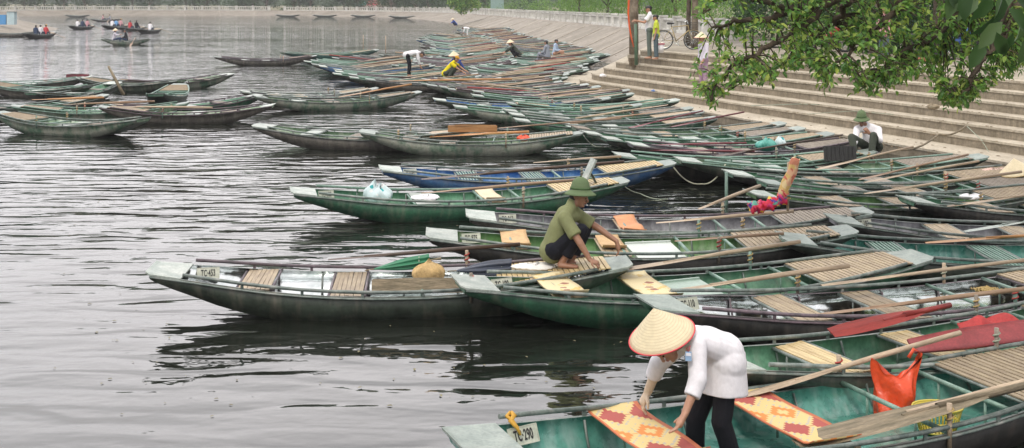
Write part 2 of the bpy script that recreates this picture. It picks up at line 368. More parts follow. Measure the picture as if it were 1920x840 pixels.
for i in range(len(SH)-1):
    for j in range(3): bk.face((rings[i]+j, rings[i]+j+1, rings[i+1]+j+1, rings[i+1]+j))
tag(bk.build('sloping_bank', BANKM), kind='structure')
rb_ = MB()                                              # the ribs cast on the slope
for i in range(4, 92):
    for fr in ((0,) if i % 2 else ()):
        def sp(i_, f_): 
            j = int(i_); g_ = i_-j; a_ = base[j].lerp(base[j+1], g_); c_ = crest[j].lerp(crest[j+1], g_); z_ = -.5 + (crest_z(i_)+.5)*f_; p_ = a_.lerp(c_, f_); return Vector((p_.x, p_.y, z_+.012))
        rb_.bar(sp(i+fr, .25), sp(i+fr+.75, .99), .16, .07)
tag(rb_.build('bank_ribs', BANKM), kind='structure')
# ground beyond the banks
def ring_ground():
    g = MB()
    n = len(SH); inner = [(back[i].x, back[i].y, crest_z(i) + .10) for i in range(n)]
    outer = []
    for i in range(n):
        a = interp(i/(n-1), [(0, 60), (.3, 75), (.5, 100), (.75, 170), (1, 205)]); outer.append((2400*math.cos(R(a)), 2400*math.sin(R(a)), 1.0))
    for i in range(n): g.v += [inner[i], outer[i]]
    for i in range(n-1): g.face((2*i, 2*i+1, 2*i+3, 2*i+2))
    return g
g = ring_ground()
tag(g.build('ground', EARTH), kind='structure')
g = MB(); g.prism([(9.5, 60), (9.5, 53), (26, 40), (40, 20), (38, -60), (-70, -60), (-75, -12), (3, -2.5), (18.2, 4), (25, 8), (30, 20), (24, 40)][::1], -.5, 0) if False else None
g = MB(); g.v += [(14, 40, 1.49), (60, -40, 1.49), (2400, 0, 1.49), (1200, 2070, 1.49), (40, 160, 1.49), (10.5, 66, 1.49)]; g.face((0, 1, 2, 3, 4, 5))
tag(g.build('ground', EARTH), kind='structure')
g = MB(); g.prism([(-75, -14), (6, -5), (22, -2), (60, -40), (20, -75), (-80, -75)][::-1], -.5, 1.3)
tag(g.build('ground', EARTH), kind='structure')
# ------------------------------------------------------------------ balustrade along the crest
def balustrade(i0, i1, hgt, label, every, nb):
    root = empty('balustrade', (0, 0, 0), 0, label, 'balustrade'); path = []
    for i in range(i0, i1+1):
        c = crest[i] + (back[i]-crest[i])*.45; path.append(Vector((c.x, c.y, crest_z(i) + .12)))
    root.location = path[0]; o = path[0]
    path = [p - o for p in path]
    b = MB(); b.v = []; 
    for z0, z1, t, nm in ((0, hgt*.22, .34, 'plinth'), (hgt*.84, hgt, .30, 'rail')):
        b = MB()
        for a, c in zip(path, path[1:]): b.bar(a + Vector((0, 0, (z0+z1)/2)), c + Vector((0, 0, (z0+z1)/2)), t*.6, z1-z0)
        b.build(nm, WHITEW, root)
    cum = [0]
    for a, c in zip(path, path[1:]): cum.append(cum[-1] + (c-a).length)
    def at(s_):
        for k in range(len(path)-1):
            if s_ <= cum[k+1]: return path[k].lerp(path[k+1], (s_-cum[k])/(cum[k+1]-cum[k]))
        return path[-1]
    pm = MB().box((0, 0, hgt*.55), (.42, .42, hgt*1.1)).box((0, 0, hgt*1.12), (.5, .5, .1)).mesh('post', WHITEW)
    np_ = min(100, int(cum[-1]/every)); 
    for k in range(np_+1):
        q = bpy.data.objects.new('post', pm); COL.objects.link(q); q.parent = root; q.location = at(cum[-1]*k/np_)
    s_ = 0; bs = MB(); k = 0
    bm = MB().box((0, 0, hgt*.53), (.13, .12, hgt*.64)).mesh('baluster', WHITEW)
    while s_ < cum[-1]:
        p = at(s_)
        if k < nb:
            q = bpy.data.objects.new('baluster', bm); COL.objects.link(q); q.parent = root; q.location = p
        else: bs.box(p + Vector((0, 0, hgt*.53)), (.16, .13, hgt*.64))
        s_ += .46 if k < 300 else .6; k += 1
    if bs.v: tag(bs.build('balusters', WHITEW, root), kind='stuff')
balustrade(7, 60, .80, 'white concrete balustrade along the top of the long sloping bank', 3.2, 99)
balustrade(61, 78, .9, 'pale low balustrade on the far bank at the upper left', 4, 0)
# ------------------------------------------------------------------ hills (limestone, behind the frame's top edge, mirrored in the water)
HILLM = mat('wooded_limestone', (.075, .105, .06), .9, var=.4, nscale=.03, dark=(.045, .065, .035), spec=.1)
def hill(cx, cy, rx, ry, h, seed):
    rnd = random.Random(seed); ph = [rnd.uniform(0, 6.28) for _ in range(6)]
    def fn(u, v):
        a = u*2*math.pi; rr = v
        k = 1 + .12*math.sin(3*a+ph[0]) + .07*math.sin(7*a+ph[1]) + .04*math.sin(13*a+ph[2])
        z = h*(1 - rr**2.6)*(1 + .10*math.sin(5*a+ph[3])*rr + .06*math.sin(9*rr+ph[4])) - 4*rr
        return (cx + rx*rr*k*math.cos(a), cy + ry*rr*k*math.sin(a), z)
    m = MB(); m.grid(fn, 60, 16, flip=True)
    tag(m.build('hill', HILLM), kind='structure')
for i, a in enumerate([(-70, 560, 85, 90, 98), (22, 520, 105, 85, 118), (135, 540, 95, 90, 100), (250, 500, 120, 110, 110), (-190, 700, 95, 90, 72), (420, 430, 130, 140, 100), (-520, 1000, 150, 120, 48), (-135, 600, 60, 70, 76)]): hill(*a, i)
# ------------------------------------------------------------------ boats
HW = [(0, .50), (.05, .565), (.12, .68), (.22, .82), (.36, .96), (.5, 1), (.64, .97), (.78, .84), (.9, .64), (1, .42)]
ZG = [(0, .475), (.1, .415), (.25, .325), (.4, .275), (.55, .262), (.7, .29), (.85, .365), (1, .455)]
DZ = .085
ZB = [(0, .385), (.07, .27), (.15, .13), (.24, .02), (.34, -.05), (.5, -.07), (.66, -.05), (.76, .02), (.86, .14), (.94, .27), (1, .38)]
class Boat:
    def __init__(s, L=5.1, Wd=.56): s.L, s.W = L, Wd
    def hw(s, t): return sinterp(t, HW)*s.W
    def zg(s, t): return sinterp(t, ZG)
    def zb(s, t): return sinterp(t, ZB)
    def x(s, t): return (t-.5)*s.L
def hull_mesh(B, N=22):
    m = MB(); n = N+1
    def ring(fn):
        k = len(m.v)
        for i in range(n): m.v.append(fn(i/N))
        return k
    fl = lambda t: .82
    def zi(t): return max(B.zb(t) + .025, .035)
    og = [ring(lambda t, q=q: (B.x(t), q*(B.hw(t)+.012), B.zg(t))) for q in (-1, 1)]
    ob = [ring(lambda t, q=q: (B.x(t) if 0 < t < 1 else B.x(t)*(.985), q*B.hw(t)*fl(t), B.zb(t))) for q in (-1, 1)]
    ig = [ring(lambda t, q=q: (B.x(t), q*(B.hw(t)-.012), B.zg(t)-.002)) for q in (-1, 1)]
    ib = [ring(lambda t, q=q: (B.x(t), q*(B.hw(t)*fl(t)-.008), min(zi(t), B.zg(t)-.03))) for q in (-1, 1)]
    om = [ring(lambda t, q=q: (B.x(t), q*(B.hw(t)*(fl(t)*.45+.55)+.022), (B.zg(t)+B.zb(t))/2)) for q in (-1, 1)]
    im = [ring(lambda t, q=q: (B.x(t), q*(B.hw(t)*(fl(t)*.45+.55)+.005), (B.zg(t)+zi(t))/2)) for q in (-1, 1)]
    for i in range(N):
        for s_, (g, mid, b) in enumerate(zip(og, om, ob)):
            for a, c in ((g, mid), (mid, b)):
                q = (a+i, c+i, c+i+1, a+i+1); m.face(q if s_ == 0 else q[::-1], 0, True)
        m.face((ob[0]+i, ob[1]+i, ob[1]+i+1, ob[0]+i+1), 0)
        for s_, (g, mid, b) in enumerate(zip(ig, im, ib)):
            for a, c in ((g, mid), (mid, b)):
                q = (a+i, a+i+1, c+i+1, c+i); m.face(q if s_ == 0 else q[::-1], 1, True)
        m.face((ib[0]+i, ib[0]+i+1, ib[1]+i+1, ib[1]+i), 1)
        for s_ in (0, 1):
            q = (og[s_]+i, og[s_]+i+1, ig[s_]+i+1, ig[s_]+i); m.face(q, 2)
    for e, fl_ in ((0, 0), (N, 1)):                       # end boards
        m.face((og[0]+e, og[1]+e, ob[1]+e, ob[0]+e), 0); m.face((ig[0]+e, ig[1]+e, ib[1]+e, ib[0]+e), 1); m.face((og[0]+e, og[1]+e, ig[1]+e, ig[0]+e), 2)
    # beading just under the lip
    for q in (-1, 1):
        pts = [(B.x(i/N), q*(B.hw(i/N)+.018), B.zg(i/N)-.02) for i in range(n)]
        m.tube(pts, .012, 5, mi=2, caps=True)
    return m
def slats(m, x0, x1, yfn, z, n, th=.012, rnd=random, gap=.12, mi=0):
    w_ = (x1-x0)/n
    for i in range(n):
        xc = x0 + w_*(i+.5); h = yfn(xc); j = rnd.uniform(-.012, .012)
        m.box((xc, j, z(xc) if callable(z) else z + rnd.uniform(-.002, .002)), (w_*(1-gap), 2*h, th), Matrix.Rotation(rnd.uniform(-.01, .01), 3, 'Z'), mi)
def cross_pipe(B, t, rail, root, name='crossbar', r=.02, legs=True):
    h = B.hw(t)-.005; z = B.zg(t)+.005; m = MB(); m.tube([(B.x(t), -h, z), (B.x(t), h, z)], r, 8)
    if legs:
        for q in (-.45, .45): m.tube([(B.x(t), q*h, z), (B.x(t), q*h, max(.05, B.zb(t)+.04))], .011, 6)
    return m.build(name, rail, root)
def build_boat(B, hull=GREEN, inner=IN_GREEN, edge=None, rail=RAIL_M, rail2=None, plate=PLATE, seats=((.24, 'bamboo'), (.43, 'bamboo')), bars=(.59, .69), deck=(.74, .95), deckm=None, lod=0, num=None, numside=1, name='rowing_boat', rnd=random, rowlocks=(.66,), plate2=True):
    root = empty(name)
    hull_mesh(B, 22 if lod < 2 else 14).build('hull', [hull, inner, edge or rail], root)
    m = MB()                                               # bow plate
    def bp(t0, t1, mm, th=.018):
        x0, x1 = B.x(t0), B.x(t1); z0, z1 = B.zg(t0)+.012, B.zg(t1)+.008; k = len(mm.v); h0, h1 = B.hw(t0)+.02, B.hw(t1)+.015
        sx = -1 if t0 < .5 else 1
        for z in (0, -th):
            mm.v += [(x0+sx*.05, -h0*.85, z0+z+.02), (x0+sx*.05, h0*.85, z0+z+.02), (x0, h0, z0+z), (x1, h1, z1+z), (x1, -h1, z1+z), (x0, -h0, z0+z)]
        mm.face((k, k+1, k+2, k+3, k+4, k+5) if sx > 0 else (k+5, k+4, k+3, k+2, k+1, k)); mm.face((k+6, k+7, k+8, k+9, k+10, k+11) if sx < 0 else (k+11, k+10, k+9, k+8, k+7, k+6))
        for i in range(6): mm.face((k+i, k+(i+1)%6, k+6+(i+1)%6, k+6+i))
        return mm
    bp(0, .065, m).build('bow_plate', plate, root)
    bp(1, .955, MB()).build('stern_plate', PLATE2, root)
    for q, rm in ((-1, rail), (1, rail2 or rail)):          # pipe rails on studs
        m = MB(); t0, t1 = (.07, .93) if lod < 2 else (.06, .95)
        pts = [(B.x(t0+(t1-t0)*i/14), q*(B.hw(t0+(t1-t0)*i/14)+.012), B.zg(t0+(t1-t0)*i/14)+.05) for i in range(15)]
        m.tube(pts, .019 if lod < 2 else .024, 8 if lod < 1 else 5)
        if lod < 2:
            for i in range(2, 13, 2): m.box((pts[i][0], pts[i][1], pts[i][2]-.035), (.03, .014, .05))
        m.build('rail', rm, root)
    for t, kind in seats:
        if kind == 'none': continue
        sm = {'bamboo': BAMBOO, 'fresh': BAMBOO_Y, 'grey': BAMBOO_G, 'metal': RAIL_T, 'plank': BAMBOO_G, 'pale': PLATE}[kind]
        wd = .17; x = B.x(t); z = B.zg(t)-.005
        m = MB(); yf = lambda xx: B.hw(xx/B.L+.5)-.02
        if kind in ('plank', 'pale') or lod >= 2: m.box((x, 0, z), (wd*2, 2*yf(x), .02))
        elif kind == 'metal': slats(m, x-wd, x+wd, yf, z, 7, .014, rnd, .5)
        else: slats(m, x-wd, x+wd, yf, z, 7, .012, rnd, .09)
        se = m.build('seat', sm, root)
        if lod < 2:
            m = MB()
            for dx in (-wd-.02, wd+.02): h = B.hw((x+dx)/B.L+.5)-.005; m.tube([(x+dx, -h, z-.008), (x+dx, h, z-.008)], .016, 6)
            if lod < 1:
                for dx in (-wd-.02, wd+.02):
                    for q in (-.5, .5): m.tube([(x+dx, q*yf(x), z-.01), (x+dx, q*yf(x), max(.05, B.zb(t-.05)+.04))], .011, 6)
            m.build('seat_frame', rail if rail2 is None else rail2, root)
    for t in bars: cross_pipe(B, t, RAIL_T if lod < 2 else rail, root, legs=lod < 1)
    if deck:
        m = MB(); yf = lambda xx: B.hw(xx/B.L+.5)-.01
        x0, x1 = B.x(deck[0]), B.x(deck[1]); zf = lambda xx: B.zg(xx/B.L+.5)+.03
        if lod >= 2:
            k = 5
            m.grid(lambda u, v: (x0+(x1-x0)*u, (2*v-1)*yf(x0+(x1-x0)*u), zf(x0+(x1-x0)*u)), k, 1, sm=False, th=.02)
        else: slats(m, x0, x1, yf, zf, int((x1-x0)/.055), .012, rnd, .13)
        dk = m.build('stern_deck', deckm or BAMBOO, root)
        if lod < 2:
            m = MB()
            for xx in (x0, x1): h = yf(xx); m.tube([(xx, -h, zf(xx)-.02), (xx, h, zf(xx)-.02)], .014, 6)
            for q in (-.6, .6): m.tube([(x0, q*yf(x0), zf(x0)-.022), (x1, q*yf(x1), zf(x1)-.022)], .012, 6)
            m.build('deck_frame', rail, root)
    if lod < 1:                                            # bracing ribs on the side walls
        for q in (-1, 1):
            for t in (.19, .34, .52, .64, .80):
                m = MB(); h = B.hw(t); zl = max(.05, B.zb(t)+.04); m.tube([(B.x(t), q*(h-.025), B.zg(t)-.02), (B.x(t), q*(h*.91-.015), (B.zg(t)+zl)/2), (B.x(t), q*(h*.8-.025), zl)], .011, 5)
                m.build('rib', rail, root)
    if lod < 2:
        for t in rowlocks:
            for q in (-1, 1):
                h = B.hw(t)+.012; z = B.zg(t)+.02; m = MB(); m.tube([(B.x(t), q*h, z-.12), (B.x(t), q*h, z+.20)], [.017, .02], 7)
                rp = m.build('rowlock_post', rnd.choice([WOOD_P, BAMBOO_G, RAIL_T]), root)
                m = MB(); m.tube([(B.x(t)+.028*math.cos(a*.9), q*h+.028*math.sin(a*.9), z+.06+.0075*a) for a in range(16)], .008, 4)
                m.build('lashing', rnd.choice([ROPE, ROPE, ROPE_R, ROPE_G]), rp)
    if num:
        number_plate(B, root, num, numside)
    return root
def number_plate(B, root, text, side=1, t=.098, matp=None, w_=.24, h_=.12):
    x = B.x(t); hw = B.hw(t); sl = (B.hw(t+.03)-B.hw(t-.03))/(.06*B.L); fl = .78
    z1 = B.zg(t)-.02; z0 = max(B.zb(t)+.02, .05); lean = math.atan2(hw*.09, (z1-z0)/2)
    o = empty('number_plate'); o.parent = root; o.rotation_euler = (R(90)-lean*side*1.0, 0, math.atan(sl)*side + (0 if side > 0 else math.pi))
    zz = B.zg(t)-h_/2-.012; o.location = (x, side*(hw - .03 - (B.zg(t)-zz)*math.tan(lean)), zz)
    m = MB(); m.box((0, 0, 0), (w_, h_, .006)); 
    for a, c in (((-w_/2, -h_/2, .004), (w_/2, -h_/2, .004)), ((w_/2, -h_/2, .004), (w_/2, h_/2, .004)), ((w_/2, h_/2, .004), (-w_/2, h_/2, .004)), ((-w_/2, h_/2, .004), (-w_/2, -h_/2, .004))): m.bar(a, c, .006, .006)
    m.build('panel', matp or NUM, o)
    c = bpy.data.curves.new('lettering', 'FONT'); c.body = text; c.size = h_*.86; c.align_x = 'CENTER'; c.align_y = 'CENTER'; c.extrude = .0015; c.offset = .0022; c.space_character = 1.08
    to = bpy.data.objects.new('lettering', c); COL.objects.link(to); to.parent = o; to.location = (0, -.002, .0062); to.scale = (w_/(.62*h_*len(text))*.86, 1, 1); c.materials.append(INK)
    bpy.context.view_layer.update(); me = bpy.data.meshes.new_from_object(to.evaluated_get(bpy.context.evaluated_depsgraph_get())); me.materials.clear(); me.materials.append(INK)
    t2 = bpy.data.objects.new('lettering', me); COL.objects.link(t2); t2.parent = o; t2.location = to.location; t2.scale = to.scale; bpy.data.objects.remove(to); t2.name = 'lettering'
def place(root, bow, stern, B):
    """bow, stern: world points of the two tips (x, y)"""
    c = (Vector(bow[:2])+Vector(stern[:2]))/2; d = Vector(stern[:2])-Vector(bow[:2])
    root.location = (c.x, c.y, 0); root.rotation_euler = (0, 0, math.atan2(d.y, d.x))
def boat_at(bx, by, sx=None, sy=None, L=None, ang=None, zb=.485, zs=.465, Wd=.58, label=None, group='green rowing boats moored side by side', **kw):
    b = W(bx, by, zb)
    if sx is not None: s_ = W(sx, sy, zs); LL = (Vector(s_[:2])-Vector(b[:2])).length; 
    else: LL = L or 5.1; s_ = b + Vector((math.cos(R(ang)), math.sin(R(ang)), 0))*LL
    if L and sx is not None:
        d = (Vector(s_[:2])-Vector(b[:2])).normalized(); s_ = Vector((b.x+d.x*L, b.y+d.y*L, 0)); LL = L
    B = Boat(LL, Wd); root = build_boat(B, **kw); place(root, b, s_, B)
    tag(root, label, 'boat', group); root['cat'] = 'boat'; del root['cat']
    KBOATS.append((root, B)); print('BOAT', label, round(LL, 2), [round(v, 2) for v in root.location], round(math.degrees(root.rotation_euler.z), 1))
    return root, B
KBOATS = []
def Lp(rb, t, y, z):          # a boat's own coordinates -> the place
    z = z - DZ if z > .25 else z
    root, B = rb; p = Vector((B.x(t), y*B.hw(t), z)); c, s_ = math.cos(root.rotation_euler.z), math.sin(root.rotation_euler.z)
    return Vector((root.location.x + p.x*c - p.y*s_, root.location.y + p.x*s_ + p.y*c, p.z))
# ------------------------------------------------------------------ oars
def oar_mesh(Lt=2.3, bl=.85, bw=.13, r=.02, mats=WOOD, tip=.6):
    """along +x: blade tip at 0, handle end at Lt"""
    m = MB(); n = 8
    wf = lambda u: bw/2*(sinterp(u, [(0, tip), (.12, .95), (.5, 1), (.85, .7), (1, .3)]))
    k = len(m.v)
    for i in range(n+1):
        u = i/n; x = bl*u; h = wf(u); t = .007+.006*u
        m.v += [(x, -h, 0), (x, 0, t), (x, h, 0), (x, 0, -t)]
    for i in range(n):
        for j in range(4): m.face((k+4*i+j, k+4*i+(j+1)%4, k+4*i+4+(j+1)%4, k+4*i+4+j), 0, False)
    m.face((k, k+1, k+2, k+3)[::-1]); m.face((k+4*n, k+4*n+1, k+4*n+2, k+4*n+3))
    m.tube([(bl*.55, 0, .004), (bl, 0, 0), (Lt*.6, 0, .005), (Lt, 0, 0)], [r*.6, r*.9, r*1.05, r], 8)
    return m
def put_line(o, a, b, roll=0.):
    """lay an object modelled along +x from its origin so that it runs from a to b"""
    a, b = Vector(a), Vector(b); d = (b-a).normalized(); y = Vector((0, 0, 1)).cross(d).normalized(); z = d.cross(y)
    M = Matrix((d, y, z)).transposed().to_4x4() @ Matrix.Rotation(roll, 4, 'X'); o.matrix_world = Matrix.Translation(a) @ M
    return o
def oar(a, b, m=WOOD, label=None, group='oars lying in the moored boats', bl=.85, bw=.14, r=.02, roll=0., tip=.6, name='oar'):
    """a: blade tip, b: handle end"""
    a, b = Vector(a), Vector(b); o = oar_mesh((b-a).length, bl, bw, r, m, tip).build(name, m); put_line(o, a, b, roll)
    return tag(o, label, 'oar', group)
def WB(x, y, z): return W(x, y, z - DZ)
def oar_px(x0, y0, z0, x1, y1, z1, **k): return oar(WB(x0, y0, z0), WB(x1, y1, z1), **k)
def rope(pts, r=.01, m=ROPE_G, label=None, sag=.0, group=None):
    pts = [Vector(p) for p in pts]; q = []
    for a, b in zip(pts, pts[1:]):
        for i in range(8): u = i/8; p = a.lerp(b, u); p.z -= sag*4*u*(1-u); q.append(p)
    q.append(pts[-1]); o0 = q[0].copy(); mb = MB().tube([p-o0 for p in q], r, 6); o = mb.build('mooring_rope', m, loc=o0); return tag(o, label, 'rope', group)
# ------------------------------------------------------------------ the near boats, front to back
G1 = 'rowing boats moored side by side in front'
A_ = boat_at(868, 822, L=5.85, ang=22.5, Wd=.62, zb=.52, hull=BLACKH, inner=IN_TEAL, rail=RAIL_M, plate=PLATE2, seats=((.235, 'none'), (.44, 'none')), bars=(.225, .455, .60, .72), deck=(.75, .95), deckm=BAMBOO, num='TC·290', rowlocks=(.60, .86), group=G1,
            label='nearest teal rowing boat with plate 290, the person in a conical hat stands in it')
B_ = boat_at(1322, 672, L=5.4, ang=25, Wd=.56, hull=DKGREEN, inner=IN_GREEN, rail=RAIL_M, seats=((.22, 'fresh'), (.46, 'fresh')), bars=(.60, .72), deck=(.76, .95), group=G1,
            label='green boat with yellow bamboo benches, the red paddle and the red board lie in it')
C_ = boat_at(1216, 566, L=5.7, ang=16.5, hull=BLACKH, inner=SILVER, rail=RAIL_P, rail2=RAIL_M, plate=PLATE2, seats=((.27, 'bamboo'), (.46, 'bamboo')), bars=(.62, .74), deck=(.77, .95), num='TC-110', group=G1,
            label='dark boat with shiny silver inside and purple rail, plate 110')
D_ = boat_at(862, 527, 1722, 478, hull=GREEN, inner=IN_GREEN, rail=RAIL_M, plate=PLATE, seats=((.20, 'none'), (.385, 'none')), bars=(.19, .375, .565, .70), deck=(.735, .95), deckm=BAMBOO, num='TC 100', group=G1,
            label='dark green boat with plate 100 and two leaf patterned mats on its benches')
E_ = boat_at(292, 502, 1172, 490, hull=DKGREEN, inner=SILVER, rail=RAIL_M, rail2=RAIL_P, plate=PLATE, seats=((.215, 'bamboo'), (.405, 'bamboo')), bars=(.56, .66), deck=(.72, .96), deckm=BAMBOO_Y, num='TC·453', group=G1,
            label='leftmost front boat, mirror-like silver inside, plate 453, the squatting man sits on its stern')
F_ = boat_at(806, 436, 1592, 430, hull=BLACKH, inner=IN_OLIVE, rail=RAIL_M, plate=PLATE, seats=((.20, 'none'), (.43, 'none')), bars=(.19, .45, .60, .71), deck=(.735, .96), deckm=BAMBOO, num='TC-975', group=G1,
            label='olive green boat with plate 975 behind the squatting man')
G_ = boat_at(880, 400, 1622, 395, hull=BROWNH, inner=IN_GREY, rail=RAIL_M, rail2=RAIL_P, plate=PLATE, seats=((.40, 'none'), (.62, 'none')), bars=(.39, .63, .73), deck=(.78, .97), deckm=BAMBOO_G, num='TC-912', group=G1,
            label='grey boat with plate 912, an orange cushion lies across it')
H_ = boat_at(550, 356, 1168, 337, hull=GREEN, inner=IN_GREEN, rail=RAIL_M, rail2=RAIL_T, plate=PLATE, seats=((.38, 'pale'), (.58, 'none')), bars=(.55, .66), deck=(.78, .97), deckm=BAMBOO_Y, num='TC-388', group=G1,
            label='bright green boat with plate 388, white and teal bag inside, raised lid at its stern')
I_ = boat_at(716, 314, 1257, 304, hull=BLUE, inner=IN_BLUE, rail=RAIL_M, plate=PLATE, seats=((.29, 'metal'), (.52, 'metal')), bars=(.6, .7), deck=(.76, .96), deckm=BAMBOO_Y, num='TC-224', group=G1,
            label='blue boat with pale slatted bench, moored behind the bright green boat')
N_ = boat_at(1468, 443, L=5.3, ang=-1, hull=DKGREEN, inner=IN_TEAL, rail=RAIL_M, plate=PLATE2, seats=((.25, 'metal'), (.50, 'metal')), bars=(.64,), deck=(.76, .95), num='TC·661', group=G1,
            label='teal boat with plate 661 and slatted green metal benches')
O_ = boat_at(1560, 408, L=5.2, ang=0, hull=BLACKH, inner=IN_GREY, rail=RAIL_M, plate=PLATE2, seats=((.30, 'bamboo'), (.5, 'bamboo')), bars=(.63,), deck=(.76, .95), num='TC-187', group=G1,
            label='dark grey boat with bamboo benches right behind the teal boat with slatted benches')
G2 = 'boats moored in the middle of the picture'
J_ = boat_at(680, 245, 1090, 248, hull=GREY, inner=IN_PALE, rail=RAIL_M, plate=PLATE2, seats=((.22, 'grey'), (.40, 'grey')), bars=(.6, .72), deck=(.76, .96), lod=1, group=G2,
            label='grey green boat with wide orange-brown boards standing inside, mottled hull')
K_ = boat_at(483, 234, 905, 243, hull=BROWNH, inner=IN_PALE, rail=RAIL_M, plate=PLATE, seats=((.25, 'pale'), (.45, 'grey')), bars=(.6, .7), deck=(.76, .96), lod=1, group=G2,
            label='dirty brown-hulled boat whose right half is hidden by the mottled grey green boat')
L1 = boat_at(478, 180, 785, 172, hull=GREY, inner=IN_PALE, rail=RAIL_M, plate=PLATE2, seats=((.25, 'pale'), (.45, 'grey')), bars=(.6, .72), deck=(.76, .96), lod=1, group=G2,
            label='lone grey green boat with an orange paddle leaning over its rail, above the brown-hulled boat')
L2 = boat_at(452, 170, 705, 165, hull=BROWNH, inner=IN_GREY, rail=PLATE, plate=PLATE, lod=1, group=G2,
            label='pale railed boat lying just behind the lone grey green boat')
M1 = boat_at(402, 106, 592, 104, hull=BROWNH, inner=IN_GREY, rail=RAIL_P, plate=PLATE2, seats=((.3, 'pale'), (.5, 'pale')), lod=1, group=G2, label='faded brown boat lying alone on open water')
M2 = boat_at(530, 98, 706, 93, hull=mat('teal_hull', (.03, .12, .10), .45, var=.4), inner=IN_PALE, rail=RAIL_T, plate=PLATE2, lod=1, group=G2, label='dark teal boat touching the stern of the faded brown boat')
# left cluster
G3 = 'boats rafted together at the left edge'
for i, (bx, by, sx, sy, hl, inn, lb) in enumerate([
    (268, 222, -45, 208, GREY, IN_PALE, 'mottled grey green boat nearest of the left cluster, cut by the left edge'),
    (512, 196, 200, 199, BROWNH, IN_PALE, 'brown-black hulled boat whose pale tip points right at the end of the left cluster'),
    (352, 192, 62, 197, GREY, IN_GREEN, 'boat lying between the mottled boat and the three oars of the left cluster'),
    (-90, 196, 104, 184, DKGREEN, IN_GREEN, 'green boat showing only its stern at the left edge, behind the mottled boat'),
    (484, 178, 300, 190, GREEN, IN_GREEN, 'small green boat with bright green rim above the long brown-black boat'),
    (164, 160, -60, 152, BROWNH, IN_GREY, 'reddish rimmed boat at the left edge with a grey hull'),
    (216, 154, 92, 170, DKGREEN, IN_GREEN, 'dark boat pointing right beside the leaning wooden pole'),
    (432, 138, 240, 148, GREY, IN_PALE, 'grey boat on the right of the leaning pole, its tip pointing right'),
    (170, 143, 10, 147, BROWNH, IN_GREY, 'boat with a red and white board on top at the back of the left cluster'),
    (340, 150, 215, 147, DKGREEN, IN_PALE, 'boat with its dark hull behind the leaning pole')]):
    boat_at(bx, by, sx, sy, L=4.7, Wd=.52, hull=hl, inner=inn, rail=[RAIL_M, RAIL_P, RAIL_T][i % 3], plate=PLATE if i != 2 else PLATE2, lod=1, group=G3, label=lb, seats=((.25, 'grey'), (.45, 'pale')), rowlocks=(.62,) if i < 3 else ())
bo = boat_at(292, 176, L=4.6, ang=97, Wd=.55, hull=DKGREEN, inner=IN_GREEN, rail=RAIL_T, plate=PLATE2, lod=1, group=G3, label='small green boat seen end-on in the left cluster, with open dark front', seats=((.2, 'pale'), (.45, 'grey')), rowlocks=())
# right cluster, boats one sees well
G4 = 'boats crowded at the foot of the steps'
for i, (bx, by, ang, L_, hl, inn, rl, lb, kw) in enumerate([
    (1408, 360, 8, 5.2, DKGREEN, IN_OLIVE, RAIL_M, 'green boat with light bow just above the upright patterned roll', dict(seats=((.27, 'bamboo'), (.47, 'bamboo')))),
    (1428, 339, 8, 5.2, BLACKH, IN_GREEN, RAIL_M, 'second boat above the dark grey one, its grey tongue-like tip left of two bamboo benches', dict(seats=((.3, 'grey'), (.5, 'bamboo')), plate=PLATE2)),
    (1366, 322, 7, 5.5, BLACKH, IN_GREEN, RAIL_M, 'boat with pale bow right of the hanging rope, just below the seated man', dict(seats=((.3, 'bamboo'), (.5, 'grey')))),
    (1272, 297, 5, 5.8, DKGREEN, IN_PALE, RAIL_T, 'green boat whose bow lies over the hanging mooring rope', dict(seats=((.3, 'pale'), (.5, 'grey')))),
    (1156, 288, 6, 5.0, BLACKH, IN_GREEN, RAIL_T, 'dark boat with pale tip just right of the blue boat, long thin oars across it', dict(seats=((.3, 'pale'), (.5, 'pale')))),
    (1182, 268, 9, 5.0, BROWNH, IN_GREY, RAIL_P, 'boat with maroon boards and benches in the right crowd', dict(seats=((.3, 'plank'), (.5, 'grey')))),
    (1132, 257, 10, 5.1, DKGREEN, IN_GREEN, RAIL_T, 'dark hulled boat moored by a thin rope to the mottled boat', dict(seats=((.3, 'pale'), (.5, 'grey')))),
    (1096, 247, 11, 5.1, GREY, IN_GREEN, RAIL_M, 'grey boat with pale benches just above the thin rope', dict(seats=((.3, 'pale'), (.5, 'pale')))),
    (1076, 237, 11, 5.1, BROWNH, IN_PALE, RAIL_M, 'boat with brown tip meeting the end of the mottled boat', dict(plate=BAMBOO_G)),
    (946, 205, 8, 5.1, GREY, IN_GREEN, RAIL_M, 'grey hulled boat with pale tip, third in the stepped row above the dark water', dict(seats=((.28, 'pale'), (.5, 'pale')))),
    (853, 198, 7, 5.2, GREY, IN_GREEN, RAIL_T, 'green inner boat with pale tip, second in the stepped row above the dark water', dict(seats=((.28, 'pale'), (.5, 'pale')))),
    (815, 185, 6, 5.2, DKGREEN, IN_BLUE, RAIL_M, 'boat with pale blue inside, first in the stepped row above the dark water', dict(seats=((.28, 'pale'), (.5, 'pale')))),
    ]):
    rb = boat_at(bx, by, L=L_, ang=ang, Wd=.54, hull=hl, inner=inn, rail=rl, lod=0 if i < 3 else 1, group=G4, label=lb, deckm=[BAMBOO, BAMBOO_G][i % 2], **kw)
    if i == 2: SITB = rb
    if i == 6: ROPEB = rb
# the boat ends that show at the right edge between the rows
boat_at(1700, 372, L=5.2, ang=8, Wd=.54, hull=BLACKH, inner=IN_GREEN, rail=RAIL_M, lod=0, group=G4, label='boat cut by the right edge, just below the fallen conical hat')
